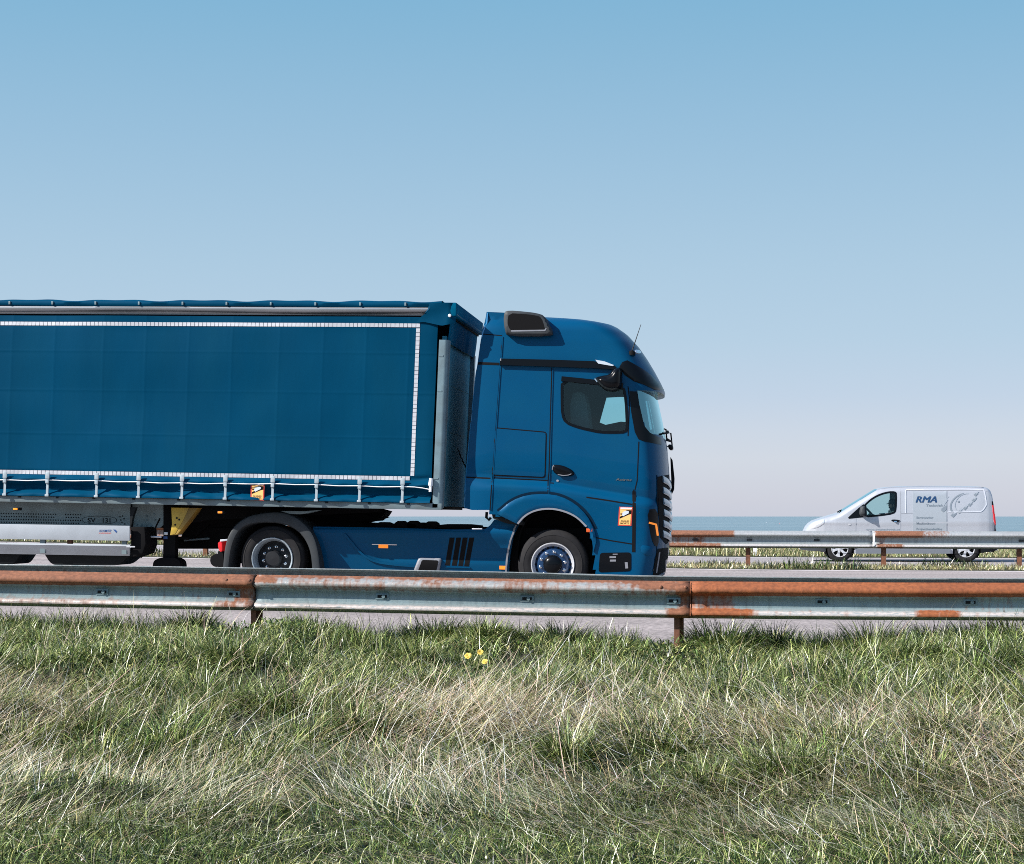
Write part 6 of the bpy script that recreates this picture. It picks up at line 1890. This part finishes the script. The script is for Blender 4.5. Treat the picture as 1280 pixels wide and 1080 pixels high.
# ------------------------------------------------------------------ the van's driver
ph = onY(1115.0, 631.0, YV+0.5)
seat = Vector((ph.x+0.02, YV+0.5, ph.z-0.76))
dr = thing('person', 'driver in a dark jacket and cap at the wheel of the silver van', 'person', seat)
J = []; E = []; Rr = []
def joint(p, r, par_=None):
    J.append(Vector(p)); Rr.append(r)
    if par_ is not None: E.append((par_, len(J)-1))
    return len(J)-1
s0 = seat
pel = joint(s0, 0.135)
ab = joint(s0+Vector((0.03, 0, 0.18)), 0.125, pel)
ch = joint(s0+Vector((0.03, 0, 0.38)), 0.14, ab)
nk = joint(s0+Vector((0.01, 0, 0.54)), 0.062, ch)
nk2 = joint(s0+Vector((-0.005, 0, 0.63)), 0.06, nk)
hd = joint(s0+Vector((-0.015, 0, 0.72)), 0.088, nk2)
hd2 = joint(s0+Vector((0.0, 0, 0.81)), 0.092, hd)
hd3 = joint(s0+Vector((0.01, 0, 0.88)), 0.055, hd2)
for sgn in (-1, 1):
    sh = joint(s0+Vector((0.03, 0.17*sgn, 0.47)), 0.062, ch)
    el = joint(s0+Vector((-0.10, 0.25*sgn, 0.24)), 0.048, sh)
    wr = joint(s0+Vector((-0.33, 0.19*sgn, 0.30)), 0.033, el)
    pm = joint(s0+Vector((-0.40, 0.18*sgn, 0.335)), 0.034, wr)
    for q in range(4):
        b1 = joint(s0+Vector((-0.445, (0.145+0.022*q)*sgn, 0.35+0.004*q)), 0.010, pm)
        b2 = joint(s0+Vector((-0.472+0.003*q, (0.143+0.022*q)*sgn, 0.332)), 0.009, b1)
        joint(s0+Vector((-0.455, (0.143+0.022*q)*sgn, 0.310)), 0.008, b2)
    t1 = joint(s0+Vector((-0.40, 0.135*sgn, 0.355)), 0.012, pm)
    joint(s0+Vector((-0.425, 0.115*sgn, 0.362)), 0.010, t1)
    hp = joint(s0+Vector((-0.02, 0.10*sgn, -0.02)), 0.10, pel)
    kn = joint(s0+Vector((-0.44, 0.14*sgn, 0.08)), 0.068, hp)
    an_ = joint(s0+Vector((-0.62, 0.13*sgn, -0.30)), 0.045, kn)
    joint(s0+Vector((-0.78, 0.13*sgn, -0.32)), 0.04, an_)
nj = joint(s0+Vector((-0.108, 0, 0.735)), 0.018, hd)
me = bpy.data.meshes.new('body')
me.from_pydata([tuple(p-seat) for p in J], E, [])
bo = bpy.data.objects.new('body', me); link(bo, dr)
me.materials.append(M['cloth'])
sk_ = bo.modifiers.new('skin', 'SKIN'); sk_.use_smooth_shade = True
for i, r in enumerate(Rr): me.skin_vertices[0].data[i].radius = (r, r)
me.skin_vertices[0].data[0].use_root = True
bo.modifiers.new('smooth', 'SUBSURF').levels = 2
bo.modifiers['smooth'].render_levels = 2
mb = MB()                                                                   # face mask: skin of the face with brow, eyes, mouth, ears
fc = s0+Vector((-0.03, 0, 0.745))
mb.lathe([(0.0, -0.098), (0.035, -0.09), (0.062, -0.066), (0.078, -0.02), (0.078, 0.02), (0.066, 0.055)], fc, 20, axis='Z')
mb.lathe([(0.0, -0.085), (0.012, -0.075), (0.018, -0.05), (0.012, 0.0)], s0+Vector((-0.02, 0, 0.73)), 10, axis='X')
for sgn in (-1, 1): mb.box(s0+Vector((0.0, 0.085*sgn-0.008, 0.71)), s0+Vector((0.03, 0.085*sgn+0.008, 0.77)), 0, 0.006)
mb.box(s0+Vector((-0.108, -0.022, 0.685)), s0+Vector((-0.095, 0.022, 0.692)), 1, 0.002)
for sgn in (-1, 1): mb.lathe([(0, -0.008), (0.008, -0.004), (0.009, 0.004)], s0+Vector((-0.108, 0.03*sgn, 0.755)), 8, 1, axis='X')
mb.build('face', [M['skin'], M['hair']], bo)
mb = MB()
mb.lathe([(0.112, -0.02), (0.114, 0.03), (0.10, 0.075), (0.06, 0.105), (0.0, 0.112)], s0+Vector((0.005, 0, 0.80)), 20, axis='Z')
mb.prism([s0+Vector((-0.10, y, 0.785+0.012*(1-(y/0.085)**2))) for y in (-0.085, -0.04, 0, 0.04, 0.085)]+[s0+Vector((-0.17+abs(y)*0.4, y, 0.775)) for y in (0.075, 0.035, 0, -0.035, -0.075)],
         [s0+Vector((-0.10, y, 0.797+0.012*(1-(y/0.085)**2))) for y in (-0.085, -0.04, 0, 0.04, 0.085)]+[s0+Vector((-0.17+abs(y)*0.4, y, 0.787)) for y in (0.075, 0.035, 0, -0.035, -0.075)])
mb.build('cap', M['hair'], bo)
